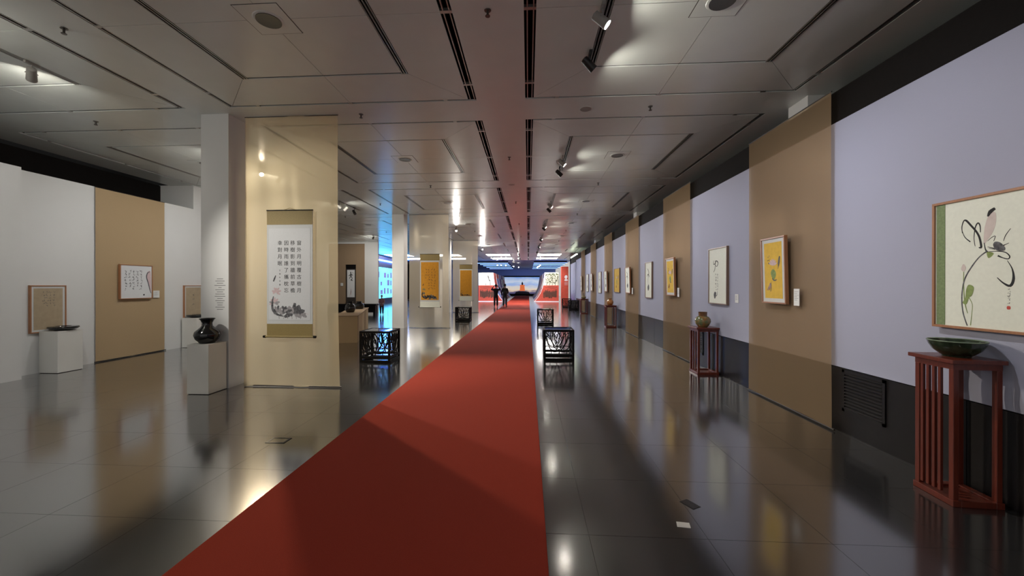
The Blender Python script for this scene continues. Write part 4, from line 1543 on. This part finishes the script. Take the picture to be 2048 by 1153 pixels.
def person(label, loc, rz, H, arms, top_m, leg_m, shoe_m, hair_m, backpack=False, seated=False):
    """standing or seated figure facing local +y"""
    root = empty('person', loc, rz)
    k = H / 1.7
    hip = .52 if seated else .90
    base = hip * k
    V, E, RD = [], [], []

    def add(p, r, par=None):
        V.append((p[0] * k, p[1] * k, p[2] * k))
        RD.append((r[0] * k, r[1] * k) if isinstance(r, tuple) else r * k)
        if par is not None:
            E.append((par, len(V) - 1))
        return len(V) - 1
    pel = add((0, 0, hip), (.115, .085))
    wai = add((0, 0, hip + .17), (.105, .075), pel)
    che = add((0, .0, hip + .36), (.12, .08), wai)
    nk = add((0, -.005, hip + .53), (.065, .06), che)
    nk2 = add((0, .01, hip + .60), (.05, .05), nk)
    hd = add((0, .02, hip + .68), (.072, .085), nk2)
    hd2 = add((0, .02, hip + .755), (.075, .09), hd)
    add((0, .015, hip + .80), (.045, .055), hd2)
    hands = []
    for s, A in zip((-1, 1), arms):
        sh = add((s * .17, -.005, hip + .46), (.045, .045), che)
        el = add((s * A[0][0], A[0][1], hip + A[0][2]), .042, sh)
        wr_ = add((s * A[1][0], A[1][1], hip + A[1][2]), .028, el)
        d = Vector((s * (A[1][0] - A[0][0]), A[1][1] - A[0][1], A[1][2] - A[0][2])).normalized()
        w0 = Vector((s * A[1][0], A[1][1], hip + A[1][2]))
        pm = add(w0 + d * .06, (.036, .016), wr_)
        side = d.cross(Vector((0, 1, 0.3))).normalized()
        for f in range(4):
            b = w0 + d * .09 + side * (.024 - .016 * f)
            f1 = add(b, .009, pm)
            L = (.06, .075, .07, .052)[f]
            f2 = add(b + d * L * .6 + Vector((0, .012, 0)), .0085, f1)
            add(b + d * L + Vector((0, .028, 0)), .008, f2)
        t1 = add(w0 + d * .045 + side * .042, .010, pm)
        add(w0 + d * .085 + side * .058, .009, t1)
        hands.append((el, wr_))
    legs = []
    for s in (-1, 1):
        if seated:
            pts = [((s * .09, .02, hip - .03), .085), ((s * .10, .40, hip - .02), .062), ((s * .10, .42, hip - .26), .052), ((s * .10, .40, .09), .040), ((s * .11, .46, .04), (.042, .035)), ((s * .115, .56, .03), (.04, .025))]
        else:
            pts = [((s * .09, .0, hip - .10), .085), ((s * .10, .02, hip - .42), .060), ((s * .10, -.015, hip - .60), .054), ((s * .105, -.01, .10), .040), ((s * .11, .03, .045), (.042, .036)), ((s * .125, .15, .03), (.042, .025))]
        par = pel
        for p, r in pts:
            par = add(p, r, par)
        legs.append(pts)
    skin_obj('body', V, E, RD, M_SKIN, root)
    # jacket: torso and sleeves
    jv = [(0, 0, (hip - .17) * k), (0, 0, (hip - .05) * k), V[wai], V[che], V[nk]]
    je = [(0, 1), (1, 2), (2, 3), (3, 4)]
    jr = [(.185 * k, .150 * k), (.180 * k, .145 * k), (.160 * k, .130 * k), (.180 * k, .145 * k), (.085 * k, .08 * k)]
    for s, A in zip((-1, 1), arms):
        o0 = len(jv)
        jv += [(s * .185 * k, -.005 * k, (hip + .46) * k), (s * A[0][0] * k, A[0][1] * k, (hip + A[0][2]) * k), (s * (A[0][0] * .08 + A[1][0] * .92) * k, (A[0][1] * .08 + A[1][1] * .92) * k, (hip + A[0][2] * .08 + A[1][2] * .92) * k)]
        je += [(3, o0), (o0, o0 + 1), (o0 + 1, o0 + 2)]
        jr += [(.085 * k, .085 * k), (.060 * k, .058 * k), (.042 * k, .042 * k)]
    skin_obj('jacket', jv, je, jr, top_m, root)
    tv, te, tr_ = [(0, 0, (hip + .10) * k), (0, 0, (hip - .02) * k)], [(0, 1)], [(.145 * k, .115 * k), (.150 * k, .118 * k)]
    for pts in legs:
        par = 1
        for p, r in pts[:4]:
            tv.append((p[0] * k, p[1] * k, p[2] * k))
            tr_.append((r + .022) * k)
            te.append((par, len(tv) - 1))
            par = len(tv) - 1
    skin_obj('trousers', tv, te, [r if isinstance(r, tuple) else (r, r) for r in tr_], leg_m, root)
    for pts in legs:
        (p4, r4), (p5, r5) = pts[4], pts[5]
        v = [(p4[0] * k, (p4[1] - .04) * k, .05 * k), (p4[0] * k, (p4[1] + .03) * k, .05 * k), (p5[0] * k, p5[1] * k, .04 * k)]
        skin_obj('shoe', v, [(0, 1), (1, 2)], [(.05 * k, .05 * k), (.05 * k, .048 * k), (.046 * k, .034 * k)], shoe_m, root)
    # hair cap on the back and top, face features on the front
    hv = [(0, -.04 * k, (hip + .64) * k), (0, -.035 * k, (hip + .72) * k), (0, -.015 * k, (hip + .80) * k), (0, .05 * k, (hip + .835) * k)]
    skin_obj('hair', hv, [(0, 1), (1, 2), (2, 3)], [(.07 * k, .06 * k), (.098 * k, .085 * k), (.105 * k, .10 * k), (.085 * k, .06 * k)], hair_m, root)
    f = MB()
    for s in (-1, 1):
        f.lathe([(.001, -.008), (.009, -.004), (.009, .004), (.001, .008)], 8, (s * .032 * k, .108 * k, (hip + .72) * k))
    f.build('eyes', M_HAIR, root, True)
    f = MB()
    f.add([(-.012 * k, .10 * k, (hip + .67) * k), (.012 * k, .10 * k, (hip + .67) * k), (0, .13 * k, (hip + .675) * k), (0, .10 * k, (hip + .72) * k)], [(0, 1, 2), (0, 2, 3), (1, 3, 2), (0, 3, 1)])
    f.build('nose', M_SKIN, root, True)
    f = MB().box(-.02 * k, .02 * k, .09 * k, .105 * k, (hip + .638) * k, (hip + .646) * k)
    f.build('mouth', M_PINK, root)
    for s in (-1, 1):
        f = MB().lathe([(.004, -.028 * k), (.014 * k, -.01 * k), (.016 * k, .012 * k), (.004, .026 * k)], 8, (s * .078 * k, .015 * k, (hip + .70) * k))
        f.build('ear', M_SKIN, root, True)
    if backpack:
        v = [(0, -.17 * k, (hip + .02) * k), (0, -.19 * k, (hip + .22) * k), (0, -.16 * k, (hip + .42) * k)]
        skin_obj('backpack', v, [(0, 1), (1, 2)], [(.13 * k, .075 * k), (.15 * k, .09 * k), (.12 * k, .06 * k)], M_HAIR, root)
    tag(root, label, 'person')
    return root


up = ((.36, .14, .42), (.20, .26, .66))
dn = ((.25, -.02, .16), (.24, .10, -.06))
fw_ = ((.24, .06, .20), (.14, .26, .14))
person('person in black with both arms raised, standing on the dark floor', (-2.40, 29.5, 0), R(4), 1.64, (up, up), M_BLACKCLOTH, M_BLACKCLOTH, M_SHOE, M_HAIR)
person('person in dark clothes with a backpack, at the edge of the carpet', (-1.72, 29.3, 0.012), R(-3), 1.66, (dn, fw_), M_BLACKCLOTH, M_CHARCLOTH, M_HAIR, M_HAIR, True)
sit = ((.22, .08, .20), (.12, .30, .12))
person('small person in a dusky pink jumper standing by the black bench', (-8.0, 21.3, 0), R(-160), 1.06, (sit, sit), M_PINKCLOTH, M_BLACKCLOTH, M_SHOE, M_INKG)

# ------------------------------------------------------------------ far exhibition: curved walls
CX = -0.93
PROF = [(1.56, 0.0), (1.70, .16), (1.93, .45), (2.17, .85), (2.36, 1.35), (2.48, 1.9), (2.55, 2.4), (2.60, 2.9)]


def curved_wall(side, label, x_out, y0, y1):
    root = empty('curved_exhibition_wall', (CX, y0, 0))
    L = y1 - y0
    prof = [(side * x, z) for x, z in PROF]
    out = [(side * x_out, 2.9), (side * x_out, 0)]
    MB().prism(prof + out, 0.04, L, 'y').build('core', M_NAVYD, root)
    # front face: scarlet lower print, cream upper print
    zs = 1.62
    lo = [p for p in prof if p[1] < zs] + [(side * 2.42, zs), (side * x_out, zs), (side * x_out, .06)]
    hi = [(side * 2.42, zs)] + [p for p in prof if p[1] > zs] + [(side * x_out, 2.9), (side * x_out, zs)]
    lo[0] = (side * 1.60, .06)
    MB().prism(lo, 0.0, 0.04, 'y').build('scarlet_print', M_REDP, root)
    MB().prism(hi, 0.0, 0.04, 'y').build('cream_print', M_CREAMP, root)
    MB().box(*sorted((side * 1.5, side * x_out)), -.06, 0.0, 0, .06).build('plinth_strip', M_RIB, root)
    rnd = random.Random(40 + side)
    m = MB()
    for i in range(11):
        x = 2.5 + (x_out - 2.75) * i / 10 + rnd.uniform(-.03, .03)
        h = rnd.uniform(.62, .8)
        zb = .36 + .16 * rnd.random()
        yy = -.006 - .0006 * i
        m.blob([(side * (x - .05), zb), (side * (x - .075), zb + h * .45), (side * (x - .085), zb + h * .72), (side * (x - .03), zb + h * .80), (side * (x + .03), zb + h * .80), (side * (x + .085), zb + h * .72), (side * (x + .07), zb + h * .45), (side * (x + .055), zb)], 0, yy)
        m.blob([(side * (x - .045), zb + h * .88), (side * x, zb + h), (side * (x + .045), zb + h * .88), (side * x, zb + h * .79)], 0, yy)
    m.ribbon([(side * 2.6, 1.40), (side * 3.1, 1.47), (side * (x_out - .15), 1.44)], [.02, .07, .03], 0, -.005)
    m.ribbon([(side * 2.75, 1.26), (side * 3.3, 1.31), (side * (x_out - .25), 1.28)], [.01, .04, .02], 0, -.005)
    tag(m.build('soldier_print', M_BROWNP, root), None, None, kind='stuff')
    m = MB()
    if side > 0:
        for i in range(130):
            x, z = rnd.uniform(2.65, x_out - .05), 1.75 + 1.05 * rnd.random() ** .8
            r = rnd.uniform(.03, .07)
            m.blob([(side * (x - r), z), (side * x, z + r * .7), (side * (x + r), z), (side * x, z - r * .6)], 0, -.005 - .0002 * i)
        for i in range(5):
            x = 2.75 + .28 * i
            m.ribbon([(side * x, 1.62), (side * (x + .05), 2.1), (side * (x - .02), 2.7)], [.05, .03, .01], 0, -.004)
    else:
        m.ribbon([(side * 3.1, 2.62), (side * 3.05, 2.45), (side * 3.0, 2.25), (side * 2.9, 2.05)], [.05, .12, .05, .14], 0, -.006)
        m.ribbon([(side * 2.85, 1.64), (side * 2.86, 1.9), (side * 2.84, 2.2)], [.06, .04, .01], 0, -.005)
        m.ribbon([(side * 3.3, 1.64), (side * 3.3, 1.85)], [.05, .02], 0, -.005)
    tag(m.build('tree_print', mat('dark olive print', (.10, .14, .06), .7, noise=.4) if side > 0 else M_INKG, root), None, None, kind='stuff')
    # white ribs and printed panels on the curved inner face
    inn = [(p[0] - side * .05, p[1]) for p in prof]
    inn2 = [(p[0] - side * .012, p[1]) for p in prof]
    step = 3.6
    n = int(L / step)
    pm = [M_PURPLE, M_REDP, M_CREAMP, M_NAVY, M_REDP]
    for i in range(n + 1):
        yy = min(i * step, L - .12)
        MB().prism(inn + prof[::-1], yy, yy + .12, 'y').build('white_rib', M_RIB, root)
        if i < n:
            for q in range(4):
                a = inn2[q * 2: q * 2 + 3] if q < 3 else inn2[6:8]
                bb_ = [(p[0] + side * .012, p[1]) for p in a]
                MB().prism(a + bb_[::-1], yy + .16, yy + step - .04, 'y').build('printed_panel', pm[(i * 2 + q * 3 + (side > 0)) % 5], root)
    tag(root, label, 'exhibition wall', 'curved exhibition walls at the far end')


curved_wall(-1, 'far curved exhibition wall with cream sky and red soldier print', 4.05, 39.6, 57.8)
curved_wall(1, 'far curved exhibition wall with tree print beside the red pillar', 3.95, 39.6, 57.8)
rp = empty('red_banner_pillar', (3.50, 38.3, 0))
MB().box(-.34, .34, 0, .5, 0, 3.42).build('body', M_REDP, rp, bevel=.01)
e = MB()
e.blob([(-.02, 2.32), (-.03, 2.48), (.06, 2.58), (.18, 2.58), (.25, 2.48), (.22, 2.34), (.16, 2.28), (.04, 2.28)], 0, -.006)
e.blob([(-.06, 2.12), (.02, 2.2), (.12, 2.16), (.22, 2.2), (.29, 2.12), (.22, 2.06), (.02, 2.06)], 0, -.006)
e.box(.06, .17, -.006, 0, 2.18, 2.30)
e.build('white_emblem', M_RIB, rp)
t = MB()
for i in range(3):
    t.box(-.04, .28, -.004, 0, 1.9 - i * .12, 1.94 - i * .12)
tag(t.build('pale_lettering', M_PINK, rp), None, None, kind='stuff')
tag(rp, 'tall red pillar with a white emblem at the far end', 'pillar')

# far mural
fm = empty('sunset_mural', (CX, 63.0, 0))


def mural_mat():
    m, nt, b = nodes_of('sunset mural print')
    tc = nt.nodes.new('ShaderNodeTexCoord')
    sp = nt.nodes.new('ShaderNodeSeparateXYZ')
    nt.links.new(tc.outputs['Object'], sp.inputs[0])
    n = nt.nodes.new('ShaderNodeTexNoise')
    n.inputs['Scale'].default_value = 1.1
    n.inputs['Detail'].default_value = 5
    mp = nt.nodes.new('ShaderNodeMapping')
    mp.inputs['Scale'].default_value = (.5, 1, 1.8)
    nt.links.new(tc.outputs['Object'], mp.inputs[0])
    nt.links.new(mp.outputs[0], n.inputs['Vector'])
    ma = nt.nodes.new('ShaderNodeMath')
    ma.operation = 'MULTIPLY_ADD'
    ma.inputs[1].default_value = 1.3
    nt.links.new(n.outputs['Fac'], ma.inputs[0])
    nt.links.new(sp.outputs['Z'], ma.inputs[2])
    mr = nt.nodes.new('ShaderNodeMapRange')
    mr.inputs[1].default_value = .5
    mr.inputs[2].default_value = 3.7
    nt.links.new(ma.outputs[0], mr.inputs[0])
    r = nt.nodes.new('ShaderNodeValToRGB')
    el = r.color_ramp.elements
    el[0].position, el[0].color = 0.0, (.03, .03, .09, 1)
    el[1].position, el[1].color = 1.0, (.16, .30, .62, 1)
    for p, c in ((.22, (.10, .09, .18)), (.34, (.75, .58, .42)), (.46, (.62, .60, .55)), (.60, (.30, .42, .70)), (.75, (.55, .62, .72))):
        x = el.new(p)
        x.color = (*c, 1)
    nt.links.new(mr.outputs[0], r.inputs[0])
    nt.links.new(r.outputs[0], b.inputs['Base Color'])
    nt.links.new(r.outputs[0], b.inputs['Emission Color'])
    b.inputs['Emission Strength'].default_value = .8
    return m


MB().box(-2.9, 2.9, 0, .08, .3, 2.95).build('backlit_print', mural_mat(), fm)
MB().box(-3.1, 3.1, -.02, .1, 2.95, 3.15).build('header_board', M_DARKWALL, fm)
MB().box(-3.1, 3.1, -.02, .1, 0, .3).build('footer_board', M_DARKWALL, fm)
m = MB()
m.prism([(-.42, .75), (.42, .75), (.34, 1.55), (.46, 1.62), (.30, 1.72), (-.30, 1.72), (-.46, 1.62), (-.34, 1.55)], -.012, 0, 'y')
m.build('red_monument_print', mat('backlit vermilion print', (.6, .12, .04), .6, emis=(.7, .16, .05), es=.8, sample=False), fm)
m = MB()
m.blob([(-.10, 1.72), (-.14, 1.95), (-.06, 2.1), (.0, 2.25), (.07, 2.1), (.13, 1.95), (.10, 1.72)], 0, -.012)
m.prism([(-1.2, .3), (1.2, .3), (1.0, .62), (.5, .70), (-.5, .70), (-1.0, .62)], -.012, 0, 'y')
m.build('dark_statue_print', M_NAVYD, fm)
tag(fm, 'wide sunset mural with a monument closing the far end of the aisle', 'mural')

# blue strips under the navy ceiling
for i, yy in enumerate((43.4, 46.2, 49.4, 53.2, 57.6)):
    for s, (a, b) in enumerate(((-5.6, -2.2), (0.6, 4.2))):
        root = empty('light_strip', ((a + b) / 2, yy, 0))
        L = (b - a) / 2
        MB().box(-L, L, -.02, .02, ZC - .20, ZC + .02).build('housing', M_NAVYD, root)
        MB().box(-L, L, -.03, .03, ZC - .24, ZC - .20).build('diffuser', M_BLUEL, root)
        tag(root, '%s blue light strip under the far navy ceiling, %s half' % (ORD[i], 'soldier-print' if s == 0 else 'red-pillar'), 'light strip', 'blue light strips')

# ------------------------------------------------------------------ cyan video wall in the left hall
vw = empty('video_wall', (-12.55, 30.2, 0), R(3))
L = 12.0
MB().box(-.25, 0, 0, L, 0, 4.2).build('board', M_NAVYD, vw)
MB().box(-.01, .012, .1, L - .1, .50, 3.2).build('screen', mat('cyan screen', (.1, .5, .6), .4, emis=(.10, .62, 1.0), es=E_SCREEN, col2=(.1, .4, .7), nscale=1.2), vw)
m = MB()
rnd = random.Random(5)
for i in range(12):
    yy = .5 + i * .95
    for z in (.85, 1.6, 2.3):
        if rnd.random() < .7:
            m.box(.012, .02, yy, yy + rnd.uniform(.4, .7), z, z + rnd.uniform(.35, .55))
tag(m.build('picture_tiles', mat('dim violet image tile', (.16, .14, .30), .4, emis=(.12, .14, .4), es=.9, noise=.3, nscale=5), vw), None, None, kind='stuff')
MB().box(0, .10, .1, L - .1, 3.75, 3.85).build('added_blue_strip', mat('added blue glow', (.1, .3, 1), .5, emis=(.04, .20, 1.0), es=60), vw)  # glowing strip added to turn the hall ceiling blue
tag(vw, 'glowing cyan video wall with picture tiles deep in the left hall', 'video wall')
